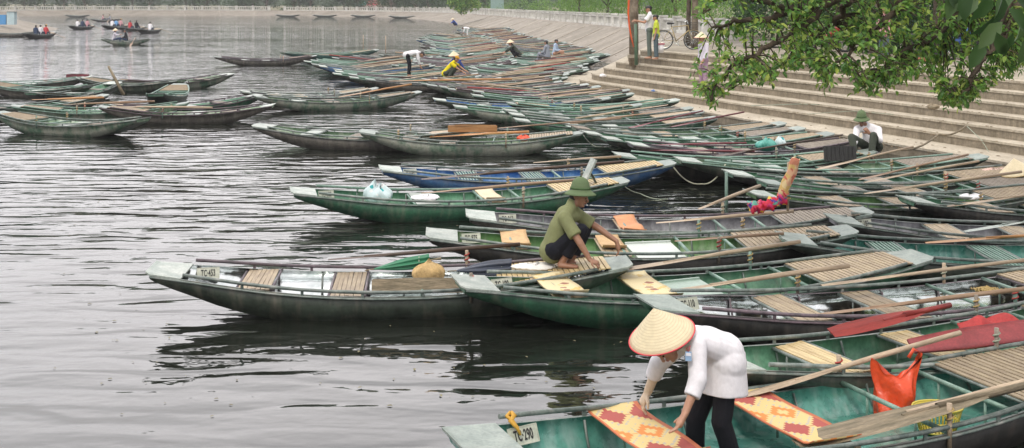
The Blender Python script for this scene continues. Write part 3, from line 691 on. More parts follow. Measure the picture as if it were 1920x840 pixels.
# ------------------------------------------------------------------ the far raft: a few boats built once, then copied with their parts
FAR = []
for i, (hl, inn, rl, pl, st_, dk) in enumerate([
    (DKGREEN, IN_GREEN, RAIL_T, PLATE, (('pale'), ('grey')), BAMBOO), (BROWNH, IN_GREY, RAIL_M, PLATE2, (('grey'), ('grey')), BAMBOO_G), (GREEN, IN_GREEN, RAIL_M, PLATE, (('pale'), ('pale')), BAMBOO),
    (GREY, IN_PALE, RAIL_P, PLATE2, (('plank'), ('pale')), BAMBOO), (BLACKH, IN_GREEN, RAIL_T, PLATE, (('pale'), ('plank')), BAMBOO_G), (BLUE, IN_BLUE, RAIL_M, PLATE, (('pale'), ('pale')), BAMBOO), (BROWNH, IN_OLIVE, RAIL_P, PLATE2, (('plank'), ('plank')), BAMBOO)]):
    B = Boat(5.0, .54); FAR.append((build_boat(B, hull=hl, inner=inn, rail=rl, plate=pl, seats=((.28, st_[0]), (.48, st_[1])), bars=(.62,), deck=(.75, .95), deckm=dk, lod=2, name='rowing_boat'), B))
CNAME = ['green', 'brown and grey', 'bright green', 'pale grey', 'dark hulled', 'blue', 'brown and olive']
used = set()
LEFT = [(48, 900), (60, 820), (72, 790), (88, 800), (98, 806), (104, 700), (112, 585), (125, 592), (135, 612), (145, 640), (153, 715), (165, 780), (176, 800), (186, 960), (200, 1100), (215, 1190), (222, 1290), (300, 1420)]
RIGHT = [(48, 950), (60, 960), (75, 1015), (90, 1092), (100, 1120), (110, 1140), (122, 1125), (140, 1080), (155, 1062), (165, 1095), (180, 1195), (200, 1275), (215, 1345), (230, 1425), (245, 1490), (260, 1548), (268, 1590), (300, 1680)]
rnd = random.Random(11); FARP = []; d = F*2.95/272
while d < F*2.95/52:
    y = F*2.95/d; xl, xr = interp(y, LEFT), interp(y, RIGHT); s_ = F/d; wid = (xr-xl)/s_
    n = max(1, round(wid/5.0)); 
    for k in range(n):
        if rnd.random() < .05: continue
        X = (xl-960)/s_ + 2.5 + (wid-5.0)*(k/(max(n-1, 1)) if n > 1 else 1.0) + rnd.uniform(-.5, .5)
        FARP.append((X, d + .16*(X-(xl-960)/s_) + rnd.uniform(-.08, .08), rnd.uniform(-2.0, 2.0) + 8))
    d += 1.10 if d < 60 else 1.22
def clear_of(X, Y):
    for root, B in KBOATS:
        c = root.location; q = Vector((X-c.x, Y-c.y)); a = root.rotation_euler.z; q = Matrix.Rotation(-a, 2) @ q
        if abs(q.x) < 4.4 and abs(q.y) < .95: return False
    return True
FARP = [p for p in FARP if clear_of(p[0], p[1])]
print('FAR BOATS', len(FARP))
WGT = [0]*5 + [1]*4 + [2]*3 + [3]*4 + [4]*4 + [5] + [6]*2
LIVE = []
for X, Y, a in FARP:
    k = rnd.choice(WGT); root, B = FAR[k]
    o = root if k not in used else copy_tree(root); used.add(k)
    flip = rnd.random() < .12
    o.location = (X, Y, rnd.uniform(-.02, .04)); o.rotation_euler = (0, 0, R(a + (180 if flip else 0)))
    zone = 'in the far raft beside the steps' if Y < 46 else ('in the far raft around the yellow shirt' if Y < 62 else ('in the far raft beyond the yellow shirt' if Y < 85 else 'at the far narrow end of the raft')); zone += ', by the open water' if X < (interp(F*2.95/Y, LEFT)+interp(F*2.95/Y, RIGHT))/2*Y/F - 960*Y/F else ', on the shore side'
    tag(o, '%s boat %s' % (CNAME[k], zone), 'boat', 'boats of the far raft below the bank'); LIVE.append((o, B, flip))
for k, (root, B) in enumerate(FAR):
    if k not in used: root.location = (2, 90, 0)
# oars in the far raft
OM = []
for i, mm in enumerate([WOOD, WOOD_P, WOOD_D, WOOD_M, WOOD_P, WOOD_R]):
    OM.append((oar_mesh(2.5, .8, .15, .026, mm).mesh('oar', mm), ['brown', 'pale', 'dark', 'maroon', 'pale', 'red'][i]))
for o, B, flip in LIVE:
    for q in (-1, 1):
        if rnd.random() < .42 or len([1 for x in COL.objects if x.name.startswith('oar')]) > 225: continue
        me, cn = rnd.choices(OM, (4, 4, 2, 1, 2, .5))[0]; b = bpy.data.objects.new('oar', me); COL.objects.link(b)
        t = rnd.uniform(.3, .42); rb = (o, B); a_ = Lp(rb, t, q*.55, .42 + rnd.uniform(0, .05)); c_ = Lp(rb, t+.45, q*rnd.uniform(.3, .95), .62 + rnd.uniform(0, .12))
        if rnd.random() < .15: a_, c_ = c_, a_
        put_line(b, a_, c_); zone = 'beside the steps' if o.location.y < 46 else ('around the yellow shirt' if o.location.y < 62 else ('beyond the yellow shirt' if o.location.y < 85 else 'at its narrow far end'))
        tag(b, '%s oar lying on a boat of the far raft, %s' % (cn, zone), 'oar', 'oars of the far raft')
# ------------------------------------------------------------------ oars and things in the near boats
# nearest boat
oar_px(1492, 832, .36, 1925, 722, .62, m=WOOD_W, label='weathered oar with very wide grey-brown blade in the nearest boat', bl=1.55, bw=.30, r=.03, tip=.45)
bb = MB().tube([(0, 0, 0), (.9, 0, .01), (1.7, 0, 0)], [.03, .032, .028], 10).build('bamboo_pole', WOOD_P); put_line(bb, WB(1700, 777, .47), WB(2000, 700, .66)); tag(bb, 'bamboo pole tied with red cord above the wide weathered blade', 'pole')
oar_px(1396, 742, .40, 1800, 624, .62, m=WOOD_P, label='long pale oar resting on the wooden post between the two nearest boats', bl=.9, bw=.10, r=.023)
oar_px(1558, 624, .50, 1782, 572, .62, m=WOOD_R, label='bright red paddle with rounded blade across the second boat', bl=1.05, bw=.165, r=.026, tip=.75, roll=.40)
m = MB(); m.grid(lambda u, v: (1.5*u, (v-.5)*(.15+.08*math.sin(min(1, u*2.2)*1.57)), .01*math.sin(u*3)), 10, 4, th=.02); o = m.build('red_board', mat('faded_red_board', (.30, .05, .055), .5, var=.3, nscale=5)); put_line(o, WB(1708, 648, .47), WB(1935, 618, .56), .55); tag(o, 'broad red painted board lying at the right edge below the crumpled red cloth', 'board')
oar_px(1540, 535, .52, 1925, 487, .66, m=WOOD_P, label='yellow-brown oar with bamboo handle above the silver boat', bl=.95, bw=.10)
oar_px(1255, 546, .48, 1592, 498, .66, m=WOOD_P, label='thick pale oar tied to a post, over the green boat with patterned mats', bl=.8, bw=.10, r=.027)
oar_px(1150, 508, .50, 1500, 453, .68, m=WOOD_P, label='long flat pale oar rising right of the squatting man', bl=1.1, bw=.14, r=.024)
oar_px(1265, 452, .46, 1470, 438, .6, m=WOOD, label='brown oar tied with red cord in the olive green boat', bl=.7, bw=.10)
oar_px(1230, 418, .45, 1488, 396, .62, m=WOOD_P, label='pale oar under the bright crumpled scarf', bl=.7, bw=.10, r=.024)
oar_px(615, 487, .50, 975, 458, .62, m=WOOD_D, label='dark oar along the far rail of the leftmost front boat', bl=.75, bw=.09, r=.024)
oar_px(1530, 590, .40, 1925, 541, .6, m=WOOD, label='brown oar resting on the purple rail of the silver boat', bl=1.0, bw=.09, r=.024)
oar_px(1735, 455, .5, 1925, 442, .62, m=WOOD_O, label='orange-brown oar at the right edge above the slatted benches', bl=.9, bw=.13)
oar_px(1808, 434, .5, 1925, 415, .6, m=PLATE, label='whitish oar at the right edge on the dark grey boat', bl=.9, bw=.12)
oar_px(790, 336, .50, 1170, 303, .68, m=WOOD_D, label='dark brown oar blade lying across the blue boat', bl=1.1, bw=.19, r=.026)
oar_px(790, 362, .50, 1085, 337, .66, m=WOOD, label='brown oar lying in the bright green boat', bl=.8, bw=.10, r=.024)
oar_px(1000, 305, .55, 1165, 293, .68, m=WOOD_P, label='pale oar handle across the blue boat', bl=.5, bw=.08)
oar_px(1310, 392, .55, 1425, 348, .72, m=WOOD_P, label='short pale pole leaning up at the left of the upright patterned roll', bl=.4, bw=.07, r=.026)
oar_px(1530, 318, .55, 1712, 275, .82, m=WOOD_P, label='oar rising beside the man seated on the steps', bl=1.0, bw=.12)
oar_px(1610, 337, .55, 1815, 290, .72, m=WOOD, label='brown oar below the seated man, resting on a wooden post', bl=.9, bw=.09)
oar_px(1620, 342, .52, 1835, 302, .68, m=WOOD_P, label='pale bamboo oar running parallel below the brown oar', bl=.9, bw=.09)
oar_px(1620, 363, .5, 1915, 322, .72, m=WOOD_P, label='long bamboo oar pointing to the fallen conical hat', bl=.9, bw=.1, r=.024)
oar_px(1775, 387, .5, 1925, 366, .66, m=WOOD_P, label='pale oar crossing the right edge above the grey benches', bl=1.0, bw=.13)
oar_px(1180, 240, .5, 1318, 208, .7, m=WOOD_M, label='dusty pink oar slanting up toward the steps', bl=.8, bw=.13)
oar_px(1258, 238, .5, 1395, 210, .7, m=WOOD_M, label='second dusty pink oar, right of the first one below the steps', bl=.8, bw=.12)
oar_px(1205, 272, .45, 1400, 268, .6, m=WOOD_M, label='maroon oar lying flat in the boat with maroon boards', bl=1.0, bw=.16)
oar_px(1210, 281, .45, 1415, 284, .52, m=WOOD_M, label='lower maroon board-like oar in the boat with maroon boards', bl=1.2, bw=.18)
oar_px(935, 240, .55, 1165, 222, .68, m=WOOD, label='brown oar above the standing orange-brown board', bl=.8, bw=.1)
oar_px(1330, 295, .5, 1580, 253, .66, m=WOOD_D, label='dark oar beside the turquoise bag', bl=1.0, bw=.15)
oar_px(635, 182, .5, 772, 158, .85, m=WOOD_O, label='orange paddle leaning over the rail of the lone grey green boat', bl=1.3, bw=.2, r=.03)
oar_px(712, 147, .6, 770, 145, .65, m=WOOD_D, label='dark brown paddle blade in front of the bending man', bl=.8, bw=.22, r=.03)
oar_px(730, 152, .6, 960, 148, .7, m=WOOD_O, label='long orange oar below the squatting man in yellow', bl=1.6, bw=.2, r=.035)
for k, (x0, y0, x1, y1, mm, lb) in enumerate([(60, 187, 195, 183, WOOD_O, 'leftmost orange oar of the left cluster'), (118, 196, 290, 190, WOOD, 'middle brown oar of the left cluster'), (230, 200, 398, 202, WOOD_P, 'pale oar at the right of the left cluster')]):
    oar_px(x0, y0, .55, x1, y1, .6, m=mm, label=lb, bl=.8, bw=.1, r=.03)
pl = MB().tube([(0, 0, 0), (.5, 0, 0), (1.02, 0, 0)], [.055, .05, .035], 8).build('pole', WOOD_W); put_line(pl, P(232, 178, 36.5), P(203, 124, 36.5)); tag(pl, 'leaning weathered wooden pole between the boats of the left cluster', 'pole')
for k, (x, y, h) in enumerate([(723, 95, 1.0), (681, 85, .8)]):
    p = W(x, y, 0); o = MB().tube([(0, 0, -.5), (0, .02, h)], [.04, .03], 6).build('stake', WOOD_P, loc=p); tag(o, ['taller thin stake standing in the water right of the teal boat', 'shorter thin stake standing behind the teal boat'][k], 'stake')
# standing boards in the mottled boat
def board_px(x0, y0, x1, y1, d, th, m, name, label, cat, nb=0, tilt=0.):
    a = P(x0, y1, d); wd = (x1-x0)*d/F; h = (y1-y0)*d/F; mb = MB()
    mb.grid(lambda u, v: (wd*u, .02*math.sin(u*5), h*v*(1 - .12*(2*u-1)**4)), 12, 3)
    k = len(mb.v); 
    mb.grid(lambda u, v: (wd*u, th + .02*math.sin(u*5), h*v*(1 - .12*(2*u-1)**4)), 12, 3, flip=True)
    mb.box((wd/2, th/2, h*.995*.93), (wd*.96, th*.98, .01)); mb.box((wd/2, th/2, .01), (wd*.99, th*.98, .01)); mb.box((0.004, th/2, h*.44), (.012, th*.98, h*.86)); mb.box((wd-.004, th/2, h*.44), (.012, th*.98, h*.86))
    for i in range(nb): mb.box((wd*(.15+.7*i/max(nb-1, 1)), -.006, h*.4), (.03, .012, h*.5), mi=0)
    o = mb.build(name, m, loc=a); o.rotation_euler.x = tilt; return tag(o, label, cat)
board_px(840, 234, 932, 248, 25.2, .03, WOOD_O, 'wooden_board', 'orange-brown board standing on edge in the mottled boat', 'board')
o = oar_px(807, 256, .42, 992, 247, .55, m=WOOD_O, label='broad orange-brown paddle lying flat below the standing board', bl=1.2, bw=.32, r=.03, tip=.9)
# red board on the left cluster and maroon board
board_px(124, 139, 166, 146, 45, .1, WOOD_M, 'wooden_board', 'dark red and white board propped on a boat at the back of the left cluster', 'board')
# ------------------------------------------------------------------ patterned mats, cushions
def pattern_mat(name, base, c2, c3, sx, kind):
    m = bpy.data.materials.new(name); m.use_nodes = True; t = m.node_tree; n = t.nodes; l = t.links.new; b = n['Principled BSDF']; b.inputs['Roughness'].default_value = .75
    tc = n.new('ShaderNodeTexCoord'); sp = n.new('ShaderNodeSeparateXYZ'); l(tc.outputs['Object'], sp.inputs[0])
    def mt(op, a, bb=None):
        q = n.new('ShaderNodeMath'); q.operation = op
        for i, v in enumerate((a, bb)):
            if v is None: continue
            if isinstance(v, (int, float)): q.inputs[i].default_value = v
            else: l(v, q.inputs[i])
        return q.outputs[0]
    X, Y = sp.outputs['X'], sp.outputs['Y']
    if kind == 'kilim':   # X = along the mat, Y = across (Y 0..0.36)
        u = mt('FRACT', mt('DIVIDE', X, .34)); v = mt('DIVIDE', Y, .40)
        row = mt('FLOOR', mt('DIVIDE', X, .34)); 
        au = mt('ABSOLUTE', mt('SUBTRACT', u, .5)); 
        vv = mt('FRACT', mt('ADD', mt('MULTIPLY', v, 1.6), mt('MULTIPLY', row, .5))); av = mt('ABSOLUTE', mt('SUBTRACT', vv, .5))
        dia = mt('ADD', mt('MULTIPLY', au, 1.1), mt('MULTIPLY', mt('ROUND', mt('MULTIPLY', av, 9)), 1/9.))
        big = mt('LESS_THAN', dia, .46); mid = mt('LESS_THAN', dia, .0)
        stp = mt('GREATER_THAN', mt('FRACT', mt('MULTIPLY', mt('ADD', X, Y), 14)), .55)
        band = mt('LESS_THAN', mt('ABSOLUTE', mt('SUBTRACT', dia, .60)), .06)
        odd = mt('MODULO', mt('ABSOLUTE', row), 2.0)
        def mix(f, a, bb):
            q = n.new('ShaderNodeMix'); q.data_type = 'RGBA'; l(f, q.inputs[0])
            for i, v in ((6, a), (7, bb)):
                if isinstance(v, tuple): q.inputs[i].default_value = (*v, 1)
                else: l(v, q.inputs[i])
            return q.outputs[2]
        inner = mix(odd, c2, (.62, .22, .05)); inner2 = mix(mt('MULTIPLY', odd, mt('LESS_THAN', dia, .2)), inner, base)
        c = mix(big, base, inner2); c = mix(mt('MULTIPLY', band, stp), c, (.42, .38, .30))
        edge = mt('GREATER_THAN', mt('ABSOLUTE', mt('SUBTRACT', v, .5)), .455); c = mix(edge, c, (.55, .16, .07))
    else:
        vo = n.new('ShaderNodeTexVoronoi'); vo.inputs['Scale'].default_value = 4.5 if kind == 'leaf' else sx; l(tc.outputs['Object'], vo.inputs[0])
        no = n.new('ShaderNodeTexNoise'); no.inputs['Scale'].default_value = 12 if kind == 'leaf' else sx*1.6; no.inputs['Detail'].default_value = 3; l(tc.outputs['Object'], no.inputs[0])
        def mix(f, a, bb):
            q = n.new('ShaderNodeMix'); q.data_type = 'RGBA'; l(f, q.inputs[0])
            for i, v in ((6, a), (7, bb)):
                if isinstance(v, tuple): q.inputs[i].default_value = (*v, 1)
                else: l(v, q.inputs[i])
            return q.outputs[2]
        c = mix(mt('LESS_THAN', mt('ADD', vo.outputs['Distance'], mt('MULTIPLY', no.outputs['Fac'], .35)), .42), base, c2)
        c = mix(mt('GREATER_THAN', no.outputs['Fac'], .60), c, c3)
    # weave
    wv = mt('ADD', .85, mt('MULTIPLY', mt('FRACT', mt('MULTIPLY', X, 90)), .22)); vm = n.new('ShaderNodeVectorMath'); vm.operation = 'SCALE'; l(c, vm.inputs[0]); l(wv, vm.inputs['Scale'])
    l(vm.outputs[0], b.inputs['Base Color']); return m
KILIM = pattern_mat('kilim_weave', (.60, .46, .20), (.36, .075, .06), (0, 0, 0), 1, 'kilim')
LEAFM = pattern_mat('leaf_print', (.66, .56, .34), (.30, .13, .09), (.62, .44, .16), 1, 'leaf')
PARTY = pattern_mat('bright_print', (.62, .03, .10), (.70, .40, .03), (.08, .05, .32), 9, 'print')
PEACH = pattern_mat('peach_print', (.72, .38, .22), (.70, .52, .22), (.62, .20, .14), 7, 'print')
def bench_mat(rb, t, wd, m, label, over=.0, name='mat', y0=-1., y1=1., th=.008, cat='mat', wave=.006, z=.035):
    root, B = rb; h = B.hw(t); ln = h*(y1-y0); o = empty(name) if False else None
    def fn(u, v):
        e = min(u, 1-u); return (ln*u, (v)*wd, z + wave*math.sin(u*9+v*2) + (.02*(max(0, .06-u)/.06) + .05*(max(0, u-.9)/.1)**2))
    mb = MB(); mb.grid(fn, 24, 6, th=th); o = mb.build(name, m)
    a = root.rotation_euler.z; p = Lp(rb, t, y1, B.zg(t) + (DZ if B.zg(t) > .165 else 0)); o.rotation_euler = (0, 0, a - math.pi/2); off = Vector((-math.cos(a)*wd/2, -math.sin(a)*wd/2, 0)); o.location = p + off
    return tag(o, label, cat)
for rb, ts in ((A_, (.235, .44)), (D_, (.20, .385)), (F_, (.20, .43)), (G_, (.40,)), (H_, (.58,))):
    root, B = rb
    for t in ts:
        m = MB(); x = B.x(t); slats(m, x-.17, x+.17, lambda xx: B.hw(xx/B.L+.5)-.02, B.zg(t)+.005, 7, .012, random, .09); m.build('seat', BAMBOO, root)
bench_mat(A_, .235, .42, KILIM, 'red and yellow woven mat under the hand of the bending person', y0=-.95, y1=1.02)
bench_mat(A_, .44, .42, KILIM, 'red and yellow woven mat right of the legs of the bending person', y0=-.9, y1=1.05)
bench_mat(D_, .20, .37, LEAFM, 'cream mat with dark leaf print on the bench just below the squatting man', y0=-.98, y1=1.02)
bench_mat(D_, .385, .37, LEAFM, 'cream mat with brown leaf print on the second bench of the boat with plate 100', y0=-.98, y1=1.02)
CUSH = mat('orange_cushion_cloth', (.62, .28, .13), .8, var=.2, nscale=8); WOVEN = mat('tan_woven', (.55, .36, .18), .8, var=.25, nscale=14); CREAMC = mat('cream_cloth', (.66, .55, .38), .8, var=.15)
bench_mat(G_, .40, .30, CUSH, 'orange mat curling at its ends across the grey boat', y0=-.9, y1=.95, name='cushion_mat', wave=.02)
bench_mat(F_, .20, .34, WOVEN, 'tan woven mat on the front bench of the olive green boat', y0=-.9, y1=1.05, name='woven_mat', wave=.012)
bench_mat(F_, .43, .30, WOVEN, 'yellowish woven mat on the bench right of the squatting man', y0=-.4, y1=.9, name='woven_mat')
bench_mat(H_, .58, .30, CREAMC, 'cream mat on the stern bench of the bright green boat', y0=-.9, y1=.9, name='mat')
# floor board in the two boats
FOAM = mat('pale_foam', (.55, .6, .56), .5, var=.12); 
for rb, t, lb, mm in ((D_, .48, 'pale grey sheet lying in the bottom of the green boat with patterned mats', mat('grey_sheet', (.32, .42, .36), .4, var=.2)), (F_, .535, 'translucent whitish plastic tray in the olive green boat', FOAM)):
    root, B = rb; m = MB(); m.box((0, 0, 0), (.62, .72, .03)); m.box((0, .35, .02), (.62, .02, .03)); m.box((0, -.35, .02), (.62, .02, .03)); o = m.build('tray', mm); o.location = Lp(rb, t, 0, .20); o.rotation_euler = (R(6), 0, root.rotation_euler.z + .15); tag(o, lb, 'tray')
# ------------------------------------------------------------------ cloth things: bags, umbrella
def crumple(name, m, c, size, seed, label, cat, rot=0., spikes=(), amp=.22, vs=.01, parent=None, fold=9):
    """a gathered cloth or plastic bag: a closed lump with vertical pleats"""
    rnd = random.Random(seed); ph = [rnd.uniform(0, 6.28) for _ in range(8)]; sx, sy, sz = size; mb = MB()
    def fn(u, v):
        a = u*2*math.pi; z = v; r_ = math.sin(math.pi*min(1, .06+.94*v))**.55 if v < .5 else (1 - ((v-.5)/.5)**2.2*.75)
        k = 1 + amp*(.5*math.sin(3*a+ph[0]+2*v) + .3*math.sin(5*a+ph[1]-4*v) + .22*math.sin(fold*a+ph[2]+3*v)) + .05*math.sin(17*a+9*v+ph[3])
        zz = z*(1 + .12*math.sin(2*a+ph[4]) + .08*math.sin(5*a+ph[5]))
        for sa, sh in spikes: zz += sh*max(0, math.cos(a-sa))**6*v**2
        return (sx*.5*r_*k*math.cos(a), sy*.5*r_*k*math.sin(a), sz*zz)
    mb.grid(fn, 60, 18); k = len(mb.v); W_ = 19
    top = [i*W_+18 for i in range(60)]; bot = [i*W_ for i in range(60)]
    mb.v.append((0, 0, sz*.86)); mb.v.append((0, 0, 0))
    for i in range(60): mb.face((top[i], k, top[(i+1) % 60]), 0, True); mb.face((bot[(i+1) % 60], k+1, bot[i]), 0, True)
    o = mb.build(name, m, parent); o.location = c; o.rotation_euler.z = rot
    return tag(o, label, cat) if label else o
REDBAG = mat('red_plastic', (.72, .075, .02), .32, var=.18, nscale=4, bump=.02, bscale=9)
rb = empty('plastic_bag', Lp(A_, .66, .55, .06), 0, 'bright red-orange plastic bag standing in the nearest boat', 'bag')
def bagfn(u, v):
    a = u*2*math.pi; c, s_ = math.cos(a), math.sin(a); rx = .15 + .075*v + .012*math.sin(7*a+5*v); ry = .16*(1 - .80*v**1.3)*(1 + .12*math.sin(5*a+1)) + .014*math.sin(9*a+3*v)*(1-v*.5)
    return (rx*c*(1+.06*math.sin(9*v+2*a)) - .06*(1-v), ry*s_ + .03*math.sin(6*v+3*c), .40*v + v*v*(.17*max(0, c)**3 + .12*max(0, -c)**4 - .05*(1-abs(c))) + .01*math.sin(8*a+4*v))
m = MB(); m.grid(bagfn, 72, 16); k = len(m.v); m.v += [(0, 0, .30), (-.06, 0, 0)]
for i in range(72): m.face((i*17+16, k, ((i+1) % 72)*17+16), 0, True); m.face((((i+1) % 72)*17, k+1, i*17), 0, True)
m.build('bag_body', REDBAG, rb); rb.scale = (.88, .88, .86)
m = MB(); m.tube([(.17, 0, .50), (.20, .0, .57), (.15, .01, .60), (.10, 0, .52)], [.02, .016, .016, .02], 7, flat=.6); m.build('handle', REDBAG, rb)
REDC = mat('red_cloth', (.42, .04, .04), .7, var=.25, nscale=6, bump=.02, bscale=12)
m = MB(); m.grid(lambda u, v: (.62*u, .20*v - .03*math.sin(u*7), .04 + .05*math.sin(u*11+v*2)*math.sin(v*5+1) + .07*math.sin(u*5)*(1-v) - .12*(1-v)**2), 40, 14, th=.008); o = m.build('red_cloth', REDC); put_line(o, WB(1822, 622, .46), WB(1935, 606, .48)); tag(o, 'crumpled red cloth at the right edge behind the broad red board', 'cloth')
# yellow basket
YB = mat('yellow_plastic', (.58, .47, .07), .35, var=.1)
root = empty('basket', Lp(A_, .665, -.15, .06), 0, 'yellow plastic basket with upright slits under the pole in the nearest boat', 'basket')
m = MB()
for z, r_ in ((.0, .13), (.09, .155), (.2, .175), (.215, .182)): m.tube([(1.35*r_*math.cos(a), r_*math.sin(a), z) for a in [i*math.pi/12 for i in range(25)]], .010, 6)
for i in range(36):
    a = i*math.pi/18; m.tube([(1.35*.13*math.cos(a), .13*math.sin(a), 0), (1.35*.175*math.cos(a), .175*math.sin(a), .2)], .006, 4)
m.build('basket_wall', YB, root); m = MB(); m.lathe([(0.001, 0), (.13, 0), (.13, .006), (.001, .008)], sx=1.35); m.build('basket_floor', YB, root)
root.scale = (.78, .78, .85)
# umbrellas
def umbrella(c, d, ln, m, label, r0=.075, open_=1., tip=.1):
    root = empty('umbrella', c, math.atan2(d.y, d.x), label, 'umbrella'); mb = MB(); tilt = d.z
    def fn(u, v):
        a = u*2*math.pi; r_ = r0*open_*(.10 + .9*math.sin(min(1, v*1.15)*math.pi*.62)); k = 1 + .30*math.cos(8*a + 1.5*v) * v
        return (ln*v, r_*k*math.cos(a)*1.5, r_*k*math.sin(a) + r0*.9 + tilt*v)
    mb.grid(fn, 64, 14, flip=True); k = len(mb.v); mb.v.append((ln*.97, 0, r0*.9+tilt))
    for i in range(64): mb.face((i*15+14, ((i+1) % 64)*15+14, k), 0, True)
    mb.build('canopy', m, root)
    MB().tube([(-tip, 0, r0*.9 - tilt*tip/ln), (ln*1.1, 0, r0*.9+tilt*1.1), (ln*1.22, 0, r0*.9+tilt*1.22)], [.006, .009, .018], 8).build('shaft', WOOD_W, root)
    MB().tube([(ln*.82, .06*math.cos(i*.7)*1.4, r0*.9+tilt*.8+.06*math.sin(i*.7)) for i in range(10)], .008, 5).build('strap', ROPE_G, root); return root
GUMB = mat('green_umbrella_cloth', (.02, .17, .08), .5, var=.2, nscale=6); DUMB = mat('slate_umbrella_cloth', (.035, .045, .07), .5, var=.3, nscale=5)
umbrella(Lp(E_, .455, .45, .40), Vector((1, .06, .09)), .62, GUMB, 'folded green umbrella lying on the second bench of the leftmost front boat', .06)
umbrella(Lp(E_, .635, .35, .37), Vector((1, .0, .04)), .62, DUMB, 'folded dark blue umbrella left of the squatting man', .07, 1.1)
TANB = mat('tan_sack_cloth', (.55, .38, .17), .8, var=.3, nscale=8, bump=.01); WHT = mat('white_cloth', (.78, .77, .78), .75, var=.08, nscale=5, bump=.004, bscale=14)
crumple('sack', TANB, Lp(E_, .575, .05, .36), (.36, .26, .21), 5, 'tan gathered sack on the leftmost front boat, between the two umbrellas', 'sack', amp=.10, fold=13)
crumple('bag', WHT, Lp(E_, .575, -.05, .335), (.5, .3, .05), 15, 'flat white and pink bag beneath the tan sack', 'bag', amp=.10)
crumple('pillow', mat('white_pillow', (.72, .70, .66), .8, var=.1), Lp(E_, .80, .15, .46), (.50, .30, .07), 6, 'flat white pillow on the stern deck just behind the squatting man', 'pillow', amp=.06)
m = MB(); m.grid(lambda u, v: (1.02*u, .006*math.sin(8*u), .15*v*(1+.08*math.sin(3*u))), 16, 3); m.grid(lambda u, v: (1.02*u, .035+.006*math.sin(8*u), .15*v*(1+.08*math.sin(3*u))), 16, 3, flip=True); m.box((.51, .0175, .152), (1.0, .03, .006)); m.box((.004, .0175, .07), (.01, .034, .14)); m.box((1.016, .0175, .07), (.01, .034, .14))
o = m.build('wooden_plank', WOOD_W, loc=Lp(E_, .455, -.62, .33)); o.rotation_euler = (R(-18), 0, E_[0].rotation_euler.z - .02); tag(o, 'weathered grey plank on edge along the near side of the leftmost front boat', 'plank')
TEALB = pattern_mat('teal_white_print', (.55, .66, .68), (.04, .34, .36), (.70, .72, .72), 5, 'print')
crumple('shopping_bag', TEALB, Lp(H_, .245, .1, .20), (.42, .34, .30), 8, 'crumpled teal and white plastic bag in the bow of the bright green boat', 'bag', spikes=((2.4, .35),), amp=.2)
crumple('cloth_bundle', WHT, Lp(H_, .385, -.1, .37), (.44, .5, .05), 9, 'white cloth with red mark on the pale bench of the bright green boat', 'cloth', amp=.1)
TURQ = mat('turquoise_plastic', (.08, .36, .30), .4, var=.2)
p = WB(1438, 283, .45); crumple('bag', TURQ, p, (.44, .36, .24), 10, 'turquoise bag left of the man seated below the steps', 'bag', amp=.08); crumple('bag', TEALB, p + Vector((.28, .05, .05)), (.22, .24, .22), 12, 'small white and pink bag against the turquoise bag', 'bag', amp=.1)
crumple('bag', REDBAG, Lp(J_, .735, -.2, .36), (.28, .22, .13), 13, 'small orange-red bag in the stern of the mottled boat', 'bag', amp=.12)
crumple('bag', WHT, WB(1820, 375, .42), (.34, .24, .09), 14, 'small pink and white bag in a boat near the right edge', 'bag', amp=.12)
PINKC = mat('pink_cloth', (.60, .42, .36), .8, var=.15)
crumple('cloth_bundle', PINKC, WB(1868, 326, .42), (.5, .3, .10), 16, 'dusty pink cloth beside the fallen conical hat', 'cloth', amp=.1)
# raised lid at the stern of the bright green boat
q = Lp(H_, .865, -.1, .40); m = MB(); rt = Matrix.Rotation(R(26), 3, 'Y')
lid = empty('deck_lid', q, H_[0].rotation_euler.z, 'pale green lid propped upright on the stern of the bright green boat', 'lid')
m.box((0.09, 0, .26), (.03, .28, .56), rt); m.build('lid_board', PLATE, lid)
m = MB(); m.bar((.30, 0, .02), (.13, 0, .33), .03, .03); m.build('strut', DKGREEN, lid)
# black crate board in front of the seated man
p = WB(1545, 303, .45); m = MB(); m.box((.30, 0, .15), (.60, .05, .28), Matrix.Rotation(R(-12), 3, 'X'))
for i in range(7): m.box((.06+.08*i, -.035, .15), (.02, .015, .25), Matrix.Rotation(R(-12), 3, 'X'))
o = m.build('crate_lid', STUD, loc=p); tag(o, 'black ribbed crate lid leaning in front of the man seated below the steps', 'crate lid')
# bright scarf and upright patterned roll
def patchmat(name, cols, sc):
    m = bpy.data.materials.new(name); m.use_nodes = True; t = m.node_tree; n = t.nodes; l = t.links.new; b = n['Principled BSDF']; b.inputs['Roughness'].default_value = .7
    tc = n.new('ShaderNodeTexCoord'); nz = n.new('ShaderNodeTexNoise'); nz.inputs['Scale'].default_value = sc*.8; l(tc.outputs['Object'], nz.inputs[0]); ad = n.new('ShaderNodeVectorMath'); ad.operation = 'MULTIPLY_ADD'; ad.inputs[1].default_value = (.12,)*3; l(nz.outputs['Color'], ad.inputs[0]); l(tc.outputs['Object'], ad.inputs[2])
    vo = n.new('ShaderNodeTexVoronoi'); vo.inputs['Scale'].default_value = sc; l(ad.outputs[0], vo.inputs[0]); sp = n.new('ShaderNodeSeparateColor'); l(vo.outputs['Color'], sp.inputs[0]); cr = n.new('ShaderNodeValToRGB'); cr.color_ramp.interpolation = 'CONSTANT'; el = cr.color_ramp.elements
    while len(el) < len(cols): el.new(.5)
    for i, c in enumerate(cols): el[i].position = i/len(cols); el[i].color = (*c, 1)
    l(sp.outputs[0], cr.inputs[0]); l(cr.outputs[0], b.inputs['Base Color']); return m
PARTY = patchmat('bright_print', [(.62, .03, .07), (.62, .03, .16), (.72, .45, .04), (.60, .02, .05), (.10, .05, .30), (.12, .35, .28), (.62, .03, .12)], 14)
